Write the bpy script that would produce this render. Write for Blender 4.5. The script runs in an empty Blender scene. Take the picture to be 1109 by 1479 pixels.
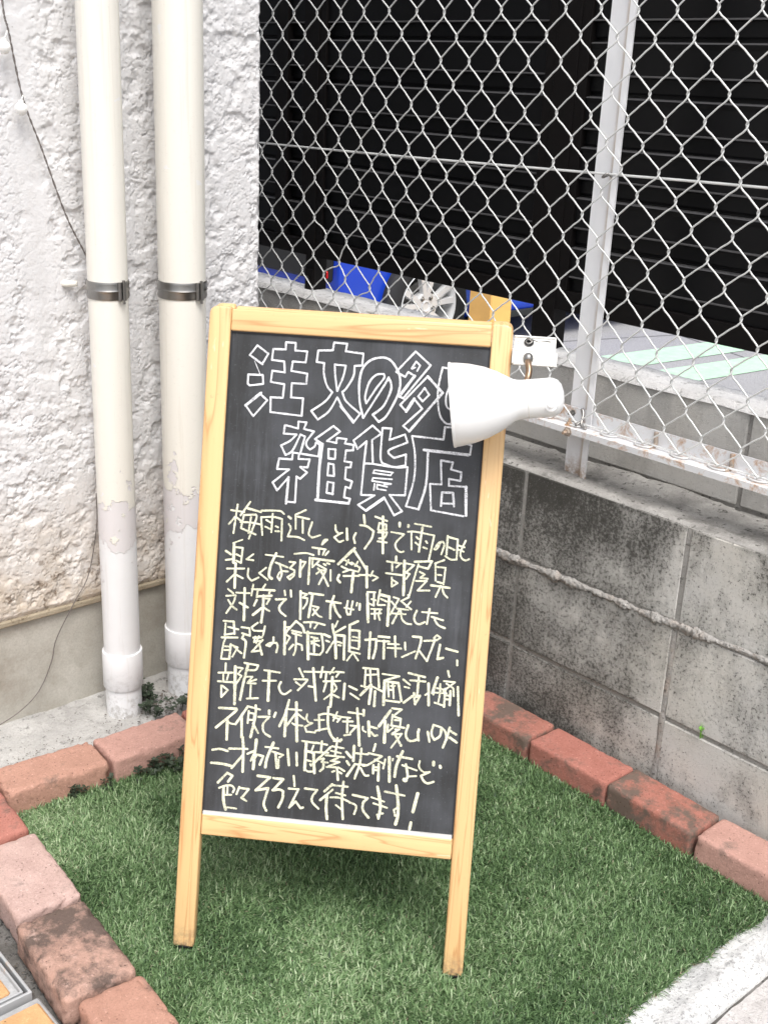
import bpy, bmesh, math, random
import numpy as np
from mathutils import Vector, Matrix
rad = math.radians
random.seed(7)
rng = np.random.default_rng(11)
scene = bpy.context.scene
col = scene.collection

# ------------------------------------------------------------------ camera
cam_data = bpy.data.cameras.new("camera")
cam = bpy.data.objects.new("camera", cam_data)
col.objects.link(cam)
YAW, PITCH, ROLL = 0.741225223, 0.355174303, 0.0463106435
fw = Vector((math.sin(YAW)*math.cos(PITCH), math.cos(YAW)*math.cos(PITCH), -math.sin(PITCH)))
r0 = Vector((math.cos(YAW), -math.sin(YAW), 0)); u0 = r0.cross(fw)
rt = r0*math.cos(ROLL) + u0*math.sin(ROLL); uu = -r0*math.sin(ROLL) + u0*math.cos(ROLL)
CAM = Vector((-1.75605674, -1.48881361, 1.31762616))
cam.matrix_world = Matrix(((rt.x, uu.x, -fw.x, CAM.x), (rt.y, uu.y, -fw.y, CAM.y), (rt.z, uu.z, -fw.z, CAM.z), (0, 0, 0, 1)))
cam_data.sensor_fit = 'HORIZONTAL'; cam_data.sensor_width = 36.0
cam_data.lens = 1674.83868/1109*36.0
cam_data.clip_start = 0.05; cam_data.clip_end = 600
scene.camera = cam

# ------------------------------------------------------------------ light
SUN_EL, SUN_AZ = 60.0, 206.0        # azimuth clockwise from +Y
world = bpy.data.worlds.new("World"); scene.world = world; world.use_nodes = True
wn = world.node_tree; wn.nodes.clear()
wo = wn.nodes.new('ShaderNodeOutputWorld'); bg = wn.nodes.new('ShaderNodeBackground')
sky = wn.nodes.new('ShaderNodeTexSky'); sky.sky_type = 'NISHITA'; sky.sun_disc = False
sky.sun_elevation = rad(SUN_EL); sky.sun_rotation = rad(SUN_AZ); sky.dust_density = 4.0; sky.air_density = 1.0
hs = wn.nodes.new('ShaderNodeHueSaturation'); hs.inputs['Saturation'].default_value = 0.36
wn.links.new(sky.outputs[0], hs.inputs['Color']); wn.links.new(hs.outputs[0], bg.inputs[0])
bg.inputs[1].default_value = 0.15
wn.links.new(bg.outputs[0], wo.inputs[0])
sd = bpy.data.lights.new("sun", 'SUN'); sd.energy = 1.5; sd.angle = rad(28); sd.color = (1.0, 0.965, 0.92)
sun = bpy.data.objects.new("sun", sd); col.objects.link(sun)
_d = Vector((math.sin(rad(SUN_AZ))*math.cos(rad(SUN_EL)), math.cos(rad(SUN_AZ))*math.cos(rad(SUN_EL)), math.sin(rad(SUN_EL))))
sun.rotation_euler = _d.to_track_quat('Z', 'Y').to_euler()
scene.view_settings.view_transform = 'Standard'; scene.view_settings.look = 'None'
scene.view_settings.exposure = 0.62; scene.view_settings.gamma = 1.0
scene.view_settings.use_curve_mapping = False
try:
    scene.cycles.use_denoising = True
except Exception:
    pass

# ------------------------------------------------------------------ materials
class NT:
    """small node-graph writer"""
    def __init__(s, name):
        s.m = bpy.data.materials.new(name); s.m.use_nodes = True
        s.t = s.m.node_tree; s.n = s.t.nodes; s.b = s.n['Principled BSDF']
    def add(s, typ, **kw):
        n = s.n.new(typ)
        for k, v in kw.items():
            if k in n.inputs.keys(): s.set(n, k, v)
            else: setattr(n, k, v)
        return n
    def set(s, n, k, v):
        if isinstance(v, bpy.types.NodeSocket): s.t.links.new(v, n.inputs[k])
        elif isinstance(v, (tuple, list)) and len(v) == 3 and n.inputs[k].type == 'RGBA': n.inputs[k].default_value = (*v, 1)
        else: n.inputs[k].default_value = v
    def pos(s, scale=(1, 1, 1), world=False, rnd=False):
        if world: src = s.add('ShaderNodeNewGeometry').outputs['Position']
        else: src = s.add('ShaderNodeTexCoord').outputs['Object']
        mp = s.add('ShaderNodeMapping'); mp.inputs['Scale'].default_value = scale; s.t.links.new(src, mp.inputs[0])
        if rnd:
            oi = s.add('ShaderNodeObjectInfo').outputs['Random']
            mu = s.math('MULTIPLY', oi, 37.0); cb = s.add('ShaderNodeCombineXYZ')
            for i in range(3): s.t.links.new(mu, cb.inputs[i])
            s.t.links.new(cb.outputs[0], mp.inputs['Location'])
        return mp.outputs[0]
    def noise(s, vec, scale, detail=4, rough=.55, dist=0.0):
        n = s.add('ShaderNodeTexNoise'); s.t.links.new(vec, n.inputs['Vector'])
        n.inputs['Scale'].default_value = scale; n.inputs['Detail'].default_value = detail
        n.inputs['Roughness'].default_value = rough; n.inputs['Distortion'].default_value = dist
        return n.outputs['Fac']
    def voro(s, vec, scale, feature='F1'):
        n = s.add('ShaderNodeTexVoronoi'); n.feature = feature; s.t.links.new(vec, n.inputs['Vector'])
        n.inputs['Scale'].default_value = scale
        return n.outputs['Distance']
    def ramp(s, fac, stops, interp='LINEAR'):
        n = s.add('ShaderNodeValToRGB'); s.t.links.new(fac, n.inputs[0]); e = n.color_ramp.elements
        n.color_ramp.interpolation = interp
        while len(e) < len(stops): e.new(0.5)
        for i, (p, c) in enumerate(stops):
            e[i].position = p; e[i].color = (*c, 1) if isinstance(c, (tuple, list)) else (c, c, c, 1)
        return n.outputs[0]
    def math(s, op, a, b=0.0, c=0.0, clamp=False):
        n = s.add('ShaderNodeMath'); n.operation = op; n.use_clamp = clamp
        for i, v in enumerate((a, b, c)):
            if isinstance(v, bpy.types.NodeSocket): s.t.links.new(v, n.inputs[i])
            else: n.inputs[i].default_value = v
        return n.outputs[0]
    def mix(s, fac, a, b, blend='MIX'):
        n = s.add('ShaderNodeMix'); n.data_type = 'RGBA'; n.blend_type = blend
        for k, v in ((0, fac), (6, a), (7, b)):
            if isinstance(v, bpy.types.NodeSocket): s.t.links.new(v, n.inputs[k])
            elif k == 0: n.inputs[0].default_value = v
            else: n.inputs[k].default_value = (*v, 1)
        return n.outputs[2]
    def sep(s, vec):
        n = s.add('ShaderNodeSeparateXYZ'); s.t.links.new(vec, n.inputs[0]); return n.outputs
    def bump(s, h, dist, strength=1.0, prev=None):
        n = s.add('ShaderNodeBump'); s.t.links.new(h, n.inputs['Height'])
        n.inputs['Distance'].default_value = dist; n.inputs['Strength'].default_value = strength
        if prev is not None: s.t.links.new(prev, n.inputs['Normal'])
        return n.outputs[0]
    def out(s, color=None, rough=None, normal=None, metal=None, spec=None, alpha=None, **kw):
        for k, v in (('Base Color', color), ('Roughness', rough), ('Normal', normal), ('Metallic', metal), ('Specular IOR Level', spec), ('Alpha', alpha)):
            if v is None: continue
            s.set(s.b, k, v)
        for k, v in kw.items(): s.set(s.b, k.replace('_', ' '), v)
        return s.m

def m_stucco():
    t = NT('white_stucco'); g = t.pos(world=True); z = t.sep(g)[2]
    base = t.mix(t.noise(g, 3.0, 5), (.77, .77, .785), (.66, .66, .67))
    fine = t.noise(g, 60, 5)
    base = t.mix(t.math('MULTIPLY', t.ramp(fine, [(.35, 0.), (.7, 1.)]), .35), base, (.62, .60, .59))
    # grey streaked dirt running down the wall
    sv = t.noise(t.pos((9, 9, .9), world=True), 1.0, 4)
    base = t.mix(t.math('MULTIPLY', t.ramp(sv, [(.45, 0.), (.8, 1.)]), .55), base, (.47, .46, .45))
    # warm splash stain above the plinth
    lo = t.ramp(z, [(.26, 1.), (.50, .0)]) if False else t.math('SUBTRACT', 1.0, t.math('DIVIDE', t.math('SUBTRACT', z, .26), .30), clamp=True)
    st = t.math('MULTIPLY', lo, t.ramp(t.noise(g, 12, 6, .72), [(.33, 0.), (.62, 1.)]))
    base = t.mix(t.math('MULTIPLY', lo, .6), base, (.74, .69, .63))
    base = t.mix(t.math('MULTIPLY', st, .9), base, (.47, .38, .28))
    sp = t.math('MULTIPLY', lo, t.ramp(t.noise(g, 55, 3, .6), [(.6, 0.), (.68, 1.)]))
    base = t.mix(sp, base, (.20, .15, .11))
    # small pits
    pit = t.ramp(t.voro(g, 55), [(.04, 1.), (.10, 0.)])
    pm = t.ramp(t.noise(g, 12, 2), [(.58, 0.), (.64, 1.)])
    base = t.mix(t.math('MULTIPLY', t.math('MULTIPLY', pit, pm), .6), base, (.25, .23, .21))
    b = t.bump(t.noise(g, 130, 6, .6), .0025, .55)
    return t.out(base, .85, b, spec=.2)

def m_concrete(name, c1, c2, stain=None, sc=6., bump=.004, dark=None, rough=.92):
    t = NT(name); g = t.pos(world=True)
    c = t.mix(t.ramp(t.noise(g, sc, 6, .65), [(.3, 0.), (.7, 1.)]), c1, c2)
    c = t.mix(t.math('MULTIPLY', t.ramp(t.noise(g, 220, 3, .7), [(.4, 0.), (.75, 1.)]), .35), c, tuple(v*.6 for v in c1))
    if stain: c = t.mix(t.ramp(t.noise(g, sc*.6, 5, .7, .3), [(.5, 0.), (.68, .8)]), c, stain)
    if dark: c = t.mix(t.ramp(t.noise(g, sc*4, 7, .75), [(.55, 0.), (.64, .9)]), c, dark)
    hh = t.math('ADD', t.math('MULTIPLY', t.noise(g, 40, 6, .7), 1.0), t.math('MULTIPLY', t.noise(g, 300, 3, .7), .35))
    return t.out(c, rough, t.bump(hh, bump, .8), spec=.25)

def m_block(name, tint=1.0, old=True):
    """cast concrete block: pale and warm, black lichen and water stain heavier near the corner and under the coping"""
    t = NT(name); g = t.pos(world=True); x, y, z = t.sep(g)
    oi = t.add('ShaderNodeObjectInfo').outputs['Random']
    c = t.mix(oi, (.58*tint, .57*tint, .545*tint), (.50*tint, .495*tint, .48*tint))
    c = t.mix(t.ramp(t.noise(g, 7, 6, .6), [(.3, 0.), (.75, 1.)]), c, (.66*tint, .645*tint, .615*tint))
    c = t.mix(t.ramp(t.noise(g, 2.6, 4, .6), [(.45, 0.), (.70, .6)]), c, (.56*tint, .52*tint, .44*tint))
    if old:
        gy = t.math('MULTIPLY_ADD', y, 1.05, .40, clamp=True)                 # 0 right of y=-.44, 1 at the corner
        gy = t.math('POWER', gy, .8)
        top = t.math('MULTIPLY_ADD', z, 5.5, -2.3, clamp=True)               # just under the wall top
        run = t.noise(t.pos((1, 1, .28), world=True), 11, 5, .65)            # drips
        patch = t.noise(g, 4.2, 6, .7)
        amt = t.math('ADD', t.math('ADD', t.math('MULTIPLY', patch, .7), t.math('MULTIPLY', run, .3)), t.math('ADD', t.math('MULTIPLY', gy, .42), t.math('MULTIPLY', t.math('MULTIPLY', top, run), .26)))
        # grime also gathers along the bed joints
        jz = t.math('ABSOLUTE', t.math('SUBTRACT', t.math('FRACT', t.math('MULTIPLY_ADD', z, 5.0, .1)), .5))
        jj = t.math('MULTIPLY', t.math('SUBTRACT', jz, .42, clamp=True), .8)
        amt = t.math('ADD', amt, jj)
        c = t.mix(t.ramp(amt, [(.50, 0.), (.62, .5), (.80, .95)]), c, (.075, .074, .067))
        mask = t.math('SUBTRACT', amt, .50)
        sp = t.math('ADD', t.noise(g, 150, 6, .85), t.math('MULTIPLY', mask, .55))
        c = t.mix(t.ramp(sp, [(.56, 0.), (.635, .85)]), c, (.06, .058, .052))
        pores = t.ramp(t.voro(g, 170), [(.10, 1.), (.20, 0.)])
        c = t.mix(t.math('MULTIPLY', pores, .35), c, (.12, .115, .10))
        wf = t.noise(g, 210, 4, .8)
        c = t.mix(t.ramp(wf, [(.63, 0.), (.69, .6)]), c, (.70, .69, .66))
    else:
        sv = t.noise(t.pos((6, 6, 1.6), world=True), 1.6, 5, .65)
        c = t.mix(t.ramp(sv, [(.5, 0.), (.72, .6)]), c, (.24, .235, .225))
        c = t.mix(t.ramp(t.noise(g, 170, 5, .85), [(.58, 0.), (.66, .6)]), c, (.18, .175, .17))
    hh = t.math('ADD', t.noise(g, 110, 6, .8), t.math('MULTIPLY', t.ramp(t.voro(g, 230), [(0., 0.), (.28, 1.)]), .5))
    return t.out(c, .95, t.bump(hh, .0030, .9), spec=.2)

def m_brick(name, c1, c2, soot, soot_amt, sc=1.0, fine=.45):
    t = NT(name); g = t.pos(world=True); o = t.pos(rnd=True)
    oi = t.add('ShaderNodeObjectInfo').outputs['Random']
    c = t.mix(oi, c1, c2)
    c = t.mix(t.ramp(t.noise(o, 22, 5, .6), [(.3, 0.), (.75, .8)]), c, tuple(min(1, v*1.25) for v in c2))
    c = t.mix(t.ramp(t.noise(o, 260, 3, .8), [(.5, 0.), (.72, fine)]), c, tuple(v*.45 for v in c1))
    c = t.mix(t.ramp(t.noise(o, 190, 2, .6), [(.62, 0.), (.72, .5)]), c, tuple(min(1, v*1.5 + .08) for v in c2))
    if soot_amt > 0:
        s_ = t.noise(o, 11*sc, 7, .72)
        lo = .62 - .3*soot_amt
        c = t.mix(t.ramp(s_, [(lo, 0.), (lo + .12, .85)]), c, soot)
    pr = t.math('MULTIPLY', t.ramp(t.voro(o, 120), [(.10, 1.), (.17, 0.)]), t.ramp(t.noise(o, 30, 2), [(.45, 0.), (.55, 1.)]))
    c = t.mix(t.math('MULTIPLY', pr, .75), c, tuple(v*.25 for v in c1))
    ed = t.ramp(t.noise(o, 42, 6, .8), [(.60, 0.), (.68, .5)])
    c = t.mix(ed, c, tuple(min(1, v*1.15+.10) for v in c2))
    hh = t.math('ADD', t.noise(o, 140, 7, .82), t.math('MULTIPLY', pr, -.8))
    return t.out(c, .92, t.bump(hh, .0036, .9), spec=.2)

def m_wood(name, axis):
    """varnished pine, grain along the given local axis"""
    t = NT(name)
    sc = {'x': (.75, 15, 15), 'z': (15, 15, .75)}[axis]
    v = t.pos(sc, rnd=True); w = t.noise(v, 1.5, 3, .5, .6)
    rings = t.math('FRACT', t.math('MULTIPLY', w, 9.0))
    line = t.ramp(rings, [(0., 1.), (.10, .3), (.35, 0.), (.88, 0.), (1., 1.)])
    c = t.mix(t.noise(v, .8, 2), (.66, .405, .175), (.78, .53, .265))
    c = t.mix(t.math('MULTIPLY', line, .7), c, (.46, .19, .065))
    c = t.mix(t.math('MULTIPLY', t.noise(t.pos(tuple(q*9 for q in sc), rnd=True), 1.4, 4, .7), .28), c, (.84, .60, .32))
    wear = t.ramp(t.noise(t.pos(rnd=True), 60, 5, .75), [(.64, 0.), (.70, 1.)])
    c = t.mix(t.math('MULTIPLY', wear, .35), c, (.36, .22, .14))
    kn = t.math('MULTIPLY', t.ramp(t.voro(t.pos(tuple(1.0 if q > 2 else .55 for q in sc), rnd=True), 7.0), [(.05, 1.), (.11, 0.)]), .75)
    c = t.mix(kn, c, (.30, .13, .05))
    z = t.sep(t.pos())[2]
    ft = t.math('SUBTRACT', 1.0, t.math('MULTIPLY', z, 26.), clamp=True)
    c = t.mix(t.math('MULTIPLY', ft, t.ramp(t.noise(t.pos(rnd=True), 90, 5, .7), [(.36, 0.), (.60, .9)])), c, (.16, .12, .09))
    sc2 = t.ramp(t.noise(t.pos((60, 60, 9) if axis == 'z' else (9, 60, 60), rnd=True), 2.0, 3, .7), [(.70, 0.), (.74, .5)])
    c = t.mix(sc2, c, (.88, .74, .54))
    b = t.bump(t.math('ADD', t.noise(t.pos(tuple(q*6 for q in sc), rnd=True), 1.5, 4, .6), t.math('MULTIPLY', line, -.4)), .0006, .6)
    return t.out(c, .42, b, spec=.4, Coat_Weight=.25, Coat_Roughness=.25)

def m_plain(name, c, rough=.5, metal=0., bump=0., bs=80., var=.0, spec=None, rnd=False):
    t = NT(name); g = t.pos(rnd=rnd)
    colr = c
    if var: colr = t.mix(t.ramp(t.noise(g, bs*.25, 5, .7), [(.35, 0.), (.75, 1.)]), c, tuple(v*(1-var) for v in c))
    nrm = t.bump(t.noise(g, bs, 4, .6), bump, .6) if bump else None
    return t.out(colr, rough, nrm, metal=metal, spec=spec)

def m_pipe():
    """cream gloss paint peeling near the bottom down to grey-pink primer and white plastic"""
    t = NT('painted_pipe'); g = t.pos(world=True); x, y, z = t.sep(g)
    o = t.pos(rnd=True)
    paint = t.mix(t.noise(g, 8, 4), (.83, .805, .735), (.80, .78, .715))
    paint = t.mix(t.ramp(t.noise(g, 150, 4, .7), [(.6, 0.), (.72, .25)]), paint, (.55, .53, .48))
    primer = t.mix(t.noise(g, 20, 4), (.72, .69, .69), (.70, .68, .695))
    plastic = t.mix(t.noise(g, 30, 5, .7), (.84, .845, .855), (.77, .78, .795))
    n = t.noise(o, 14, 6, .65); 
    zz = t.math('MULTIPLY_ADD', t.math('SUBTRACT', n, .5), .55, z)
    f1 = t.ramp(zz, [(.499, 1.), (.503, 0.)]); f2 = t.ramp(t.math('ADD', zz, t.math('MULTIPLY', t.math('SUBTRACT', t.noise(o, 30, 4), .5), .10)), [(.405, 1.), (.409, 0.)])
    chip = t.math('MULTIPLY', t.ramp(t.noise(o, 22, 3, .5), [(.70, 0.), (.705, 1.)]), t.ramp(z, [(.3, 1.), (.99, .6)]))
    c = t.mix(f1, paint, primer); c = t.mix(f2, c, plastic); c = t.mix(chip, c, plastic)
    # grime towards the foot
    gz = t.math('SUBTRACT', 1.0, t.math('MULTIPLY', z, 7.), clamp=True)
    drip = t.ramp(t.noise(t.pos((38, 38, 1.3), rnd=True), 1.5, 5, .7), [(.56, 0.), (.74, .38)])
    c = t.mix(drip, c, (.52, .48, .40))
    c = t.mix(t.ramp(t.noise(o, 260, 4, .8), [(.68, 0.), (.74, .45)]), c, (.40, .37, .32))
    c = t.mix(t.math('MULTIPLY', gz, t.ramp(t.noise(g, 60, 5, .7), [(.48, 0.), (.62, .8)])), c, (.33, .31, .28))
    h = t.math('ADD', t.math('MULTIPLY', f1, -1.0), t.math('MULTIPLY', f2, -.8)); h = t.math('ADD', h, t.math('MULTIPLY', t.noise(g, 25, 3), .25))
    return t.out(c, t.mix(f1, (.28,)*3, (.5,)*3), t.bump(h, .0012, .9), spec=.5)

def m_galv(name, c=(.62, .63, .65), rust=0.0, metal=.55, rough=.42):
    t = NT(name); g = t.pos(world=True)
    cc = t.mix(t.noise(g, 30, 5, .7), c, tuple(v*.82 for v in c))
    if rust:
        r = t.ramp(t.noise(g, 26, 6, .75, .4), [(.62-.16*rust, 0.), (.74-.12*rust, 1.)])
        rc = t.mix(t.noise(g, 120, 3), (.40, .20, .09), (.52, .33, .18))
        cc = t.mix(t.math('MULTIPLY', r, .9), cc, rc)
        met = t.math('MULTIPLY', t.math('SUBTRACT', 1.0, r), metal); ro = t.math('MULTIPLY_ADD', r, .4, rough)
    else: met = metal; ro = rough
    return t.out(cc, ro, t.bump(t.noise(g, 160, 4, .7), .0006, .5), metal=met)

def m_post():
    """pale galvanised angle post, rust running down its inner corner"""
    t = NT('galvanised_post'); g = t.pos(world=True); x, y, z = t.sep(g)
    cc = t.mix(t.noise(t.pos((8, 8, 1.2), world=True), 6, 4, .6), (.90, .905, .92), (.80, .81, .83))
    band = t.math('SUBTRACT', 1.0, t.math('MULTIPLY', t.math('ABSOLUTE', t.math('SUBTRACT', y, -.0915)), 105.), clamp=True)
    r = t.math('MULTIPLY', band, t.ramp(t.noise(t.pos((40, 40, 7), world=True), 1.4, 5, .75), [(.24, 0.), (.50, 1.)]))
    cc = t.mix(r, cc, t.mix(t.noise(g, 90, 4), (.44, .31, .20), (.60, .50, .40)))
    foot = t.math('MULTIPLY', t.math('SUBTRACT', 1.0, t.math('MULTIPLY', t.math('SUBTRACT', z, .58), 22.), clamp=True), t.ramp(t.noise(g, 70, 4, .7), [(.35, 0.), (.6, 1.)]))
    cc = t.mix(foot, cc, (.36, .25, .17))
    return t.out(cc, .5, t.bump(t.noise(g, 120, 4, .7), .0006, .5), metal=.08)

def m_board():
    t = NT('blackboard_surface'); v = t.pos()
    c = t.mix(t.ramp(t.noise(t.pos((16, 1, 1.2)), 1.6, 5, .7), [(.38, 0.), (.72, 1.)]), (.028, .029, .030), (.048, .051, .057))
    c = t.mix(t.ramp(t.noise(v, 7, 4, .6), [(.4, 0.), (.75, .65)]), c, (.10, .107, .122))
    c = t.mix(t.ramp(t.noise(v, 420, 2, .6), [(.66, 0.), (.74, .35)]), c, (.17, .18, .20))
    sm = t.math('MULTIPLY', t.ramp(t.noise(t.pos((30, 1, 2.0)), 2.2, 5, .75), [(.50, 0.), (.75, 1.)]), t.ramp(t.noise(v, 4.5, 3, .6), [(.42, 0.), (.66, .55)]))
    c = t.mix(sm, c, (.155, .165, .185))
    c = t.mix(t.ramp(t.noise(v, 190, 3, .8), [(.70, 0.), (.76, .4)]), c, (.25, .26, .28))
    return t.out(c, .62, t.bump(t.noise(v, 500, 3, .6), .0002, .5), spec=.35)

def m_chalk(name, c):
    """chalk: denser and thinner along the stroke, the board showing through where it skipped"""
    t = NT(name); v = t.pos()
    cc = t.mix(t.ramp(t.noise(v, 60, 4, .6), [(.40, 0.), (.72, .45)]), c, tuple(q*.70 for q in c))
    gap = t.noise(v, 620, 3, .75)
    lowp = t.noise(v, 38, 3, .6)
    k = t.math('ADD', gap, t.math('MULTIPLY', t.math('SUBTRACT', lowp, .5), .35))
    cc = t.mix(t.ramp(k, [(.50, 0.), (.63, .65)]), cc, (.075, .08, .09))
    return t.out(cc, .95, t.bump(t.noise(v, 700, 3), .0004, .6), spec=.05)

def m_turf():
    t = NT('grass_blades')
    a = t.add('ShaderNodeAttribute'); a.attribute_name = 'tone'
    g = t.pos(world=True)
    c = t.ramp(a.outputs['Fac'], [(0., (.040, .078, .032)), (.35, (.098, .178, .072)), (.62, (.185, .300, .132)), (.85, (.31, .45, .23)), (.93, (.47, .57, .36)), (.945, (.40, .33, .23)), (1., (.52, .46, .34))])
    b = t.b; t.set(b, 'Base Color', c); t.set(b, 'Roughness', .45); t.set(b, 'Specular IOR Level', .35)
    tr = t.add('ShaderNodeBsdfTranslucent'); t.t.links.new(c, tr.inputs['Color'])
    mx = t.add('ShaderNodeMixShader'); mx.inputs[0].default_value = .22
    outn = [n for n in t.n if n.type == 'OUTPUT_MATERIAL'][0]
    t.t.links.new(b.outputs[0], mx.inputs[1]); t.t.links.new(tr.outputs[0], mx.inputs[2]); t.t.links.new(mx.outputs[0], outn.inputs[0])
    return t.m

def m_asphalt():
    t = NT('asphalt'); g = t.pos(world=True)
    c = t.mix(t.noise(g, 1.2, 5), (.33, .33, .335), (.42, .42, .425))
    c = t.mix(t.ramp(t.noise(g, 120, 3, .7), [(.45, 0.), (.7, .7)]), c, (.12, .12, .125))
    cr = t.ramp(t.voro(t.pos((1, 1, 0), world=True), .55, 'DISTANCE_TO_EDGE'), [(.0, 1.), (.008, 0.)])
    c = t.mix(cr, c, (.05, .05, .05))
    return t.out(c, .9, t.bump(t.noise(g, 160, 3), .003, .6), spec=.25)

def m_rough_white():
    """pale trowelled concrete with patches of lime and dark specks"""
    t = NT('pale_rough_concrete'); g = t.pos(world=True)
    c = t.mix(t.ramp(t.noise(g, 9, 6, .65), [(.35, 0.), (.6, 1.)]), (.55, .55, .555), (.86, .86, .85))
    c = t.mix(t.ramp(t.noise(g, 140, 4, .8), [(.54, 0.), (.62, .7)]), c, (.22, .22, .23))
    c = t.mix(t.ramp(t.noise(g, 16, 5, .7), [(.60, 0.), (.68, .75)]), c, (.30, .30, .31))
    return t.out(c, .9, t.bump(t.noise(g, 70, 7, .75), .008, .9), spec=.2)

M = {}
M['stucco'] = m_stucco()
M['plinth'] = m_concrete('plinth_concrete', (.38, .36, .315), (.52, .50, .45), stain=(.29, .26, .215), sc=7, bump=.0022, dark=None)
M['slab'] = m_concrete('slab_concrete', (.42, .41, .395), (.58, .57, .55), stain=(.30, .29, .28), sc=13, bump=.006, dark=(.20, .195, .185))
M['ledge'] = m_concrete('ledge_mortar', (.66, .65, .64), (.80, .79, .78), sc=11, bump=.006, dark=(.34, .33, .32))
M['mortar'] = m_concrete('joint_mortar', (.27, .26, .245), (.40, .39, .37), sc=20, bump=.004, dark=(.09, .088, .08))
M['bulge'] = m_concrete('squeezed_mortar', (.34, .325, .305), (.50, .485, .465), stain=(.42, .345, .29), sc=26, bump=.009, dark=(.09, .088, .08))
M['walltop'] = m_concrete('wall_top_mortar', (.30, .29, .275), (.52, .505, .48), stain=(.15, .145, .135), sc=16, bump=.008, dark=(.06, .058, .05))
M['drip'] = m_concrete('stained_drip_edge', (.30, .25, .18), (.42, .36, .27), sc=20, bump=.003, dark=(.16, .12, .08))
M['soil'] = m_concrete('gutter_dirt', (.10, .095, .085), (.30, .29, .28), sc=18, bump=.012, dark=(.03, .03, .028))
M['street'] = m_concrete('street_paving', (.55, .52, .51), (.72, .70, .69), sc=45, bump=.010, dark=(.30, .27, .26))
M['block'] = m_block('weathered_block'); M['block_clean'] = m_block('grey_block', .92, old=False)
M['brick_pink'] = m_brick('pink_brick', (.46, .25, .20), (.52, .31, .26), (.16, .13, .11), .14)
M['brick_orange'] = m_brick('orange_brick', (.42, .22, .16), (.48, .275, .21), (.14, .11, .09), .22)
M['brick_pale'] = m_brick('pale_brick', (.50, .345, .305), (.54, .39, .35), (.20, .16, .14), .12)
M['brick_soot'] = m_brick('sooty_brick', (.46, .28, .22), (.50, .33, .27), (.085, .07, .062), .62, .8)
M['brick_red'] = m_brick('red_brick', (.40, .155, .12), (.45, .20, .16), (.12, .10, .085), .34)
M['brick_moss'] = m_brick('mossy_red_brick', (.38, .15, .11), (.42, .185, .145), (.13, .12, .10), .58, 1.1)
M['wood_x'] = m_wood('pine_rail', 'x'); M['wood_z'] = m_wood('pine_stile', 'z')
M['board'] = m_board()
M['chalk_w'] = m_chalk('white_chalk', (.80, .81, .84)); M['chalk_y'] = m_chalk('cream_chalk', (.80, .80, .60))
M['turf'] = m_turf(); M['turf_base'] = m_plain('turf_backing', (.05, .10, .045), .95, bump=.003, var=.4)
M['asphalt'] = m_asphalt(); M['green_paint'] = m_concrete('green_marking_paint', (.42, .68, .46), (.54, .74, .56), sc=14, bump=.001)
M['grit'] = m_plain('grit_crumbs', (.16, .14, .12), .9, var=.6, bs=200)
M['pale'] = m_rough_white()
M['pipe'] = m_pipe(); M['steel'] = m_plain('stainless_band', (.36, .35, .335), .36, 1.0, bump=.0004, bs=40, var=.35)
M['galv'] = m_galv('galvanised_rail', (.84, .85, .87), rust=.8, metal=.1); M['rusty'] = m_galv('rusty_bolt', (.45, .38, .32), rust=1.0, metal=.3, rough=.6)
M['post'] = m_post(); M['wire'] = m_plain('grey_coated_wire', (.70, .71, .70), .35, .15)
M['hook'] = m_galv('wire_hook', (.72, .72, .71), rust=.15, metal=.2)
M['white_bead'] = m_plain('worn_white_bead', (.72, .70, .68), .6, var=.25, bs=120)
M['lip'] = m_plain('slat_edge_highlight', (.065, .064, .066), .35, .0, spec=.5)  # paler grey paints a light-catching highlight onto the black slat lips
M['louver'] = m_plain('black_aluminium', (.005, .005, .0056), .42, .0, bump=.0003, bs=20, spec=.16)
M['louver_frame'] = m_plain('dark_brown_aluminium', (.007, .006, .006), .45, .0, spec=.10)
M['white_metal'] = m_plain('white_enamel', (.83, .84, .84), .33, .0, bump=.0006, bs=30, var=.05)
M['white_plastic'] = m_plain('white_plastic', (.78, .77, .74), .5, bump=.0004, bs=60, var=.08)
M['brass'] = m_plain('tarnished_brass', (.36, .25, .17), .35, .85, bump=.0006, bs=120, var=.5)
M['dark'] = m_plain('dark_rubber_and_shadow', (.02, .02, .022), .7)
M['bulb'] = m_plain('frosted_bulb', (.86, .86, .84), .25)
M['cord'] = m_plain('grey_cord', (.16, .14, .13), .7)
M['leaf'] = m_plain('clover_leaf', (.040, .060, .034), .6, var=.5, bs=60, rnd=True)
M['weed'] = m_plain('bright_weed_leaf', (.16, .38, .05), .6)
M['car_blue'] = m_plain('blue_car_paint', (.008, .05, .50), .22, .0, spec=.6); M['glass'] = m_plain('dark_car_glass', (.02, .025, .03), .08, 0, spec=.7)
M['black_trim'] = m_plain('black_trim', (.015, .015, .016), .5); M['tyre'] = m_plain('tyre_rubber', (.018, .018, .02), .75, bump=.002, bs=40)
M['rim'] = m_plain('silver_rim', (.78, .79, .80), .30, .25); M['red_lens'] = m_plain('red_lens', (.55, .01, .01), .2, spec=.7)
M['clear_lens'] = m_plain('clear_lens', (.7, .72, .75), .1)
M['yellow'] = m_plain('yellow_paint', (.86, .50, .15), .45, bump=.0008, bs=40, var=.12)
M['tile'] = m_brick('orange_paving_tile', (.58, .33, .155), (.64, .38, .19), (.1, .08, .07), 0, fine=.2); M['cover_frame'] = m_galv('worn_cover_frame', (.50, .51, .52), rust=.1, metal=.3)
M['grout'] = m_concrete('pale_grout', (.33, .335, .34), (.46, .465, .47), sc=30, bump=.002)

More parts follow.
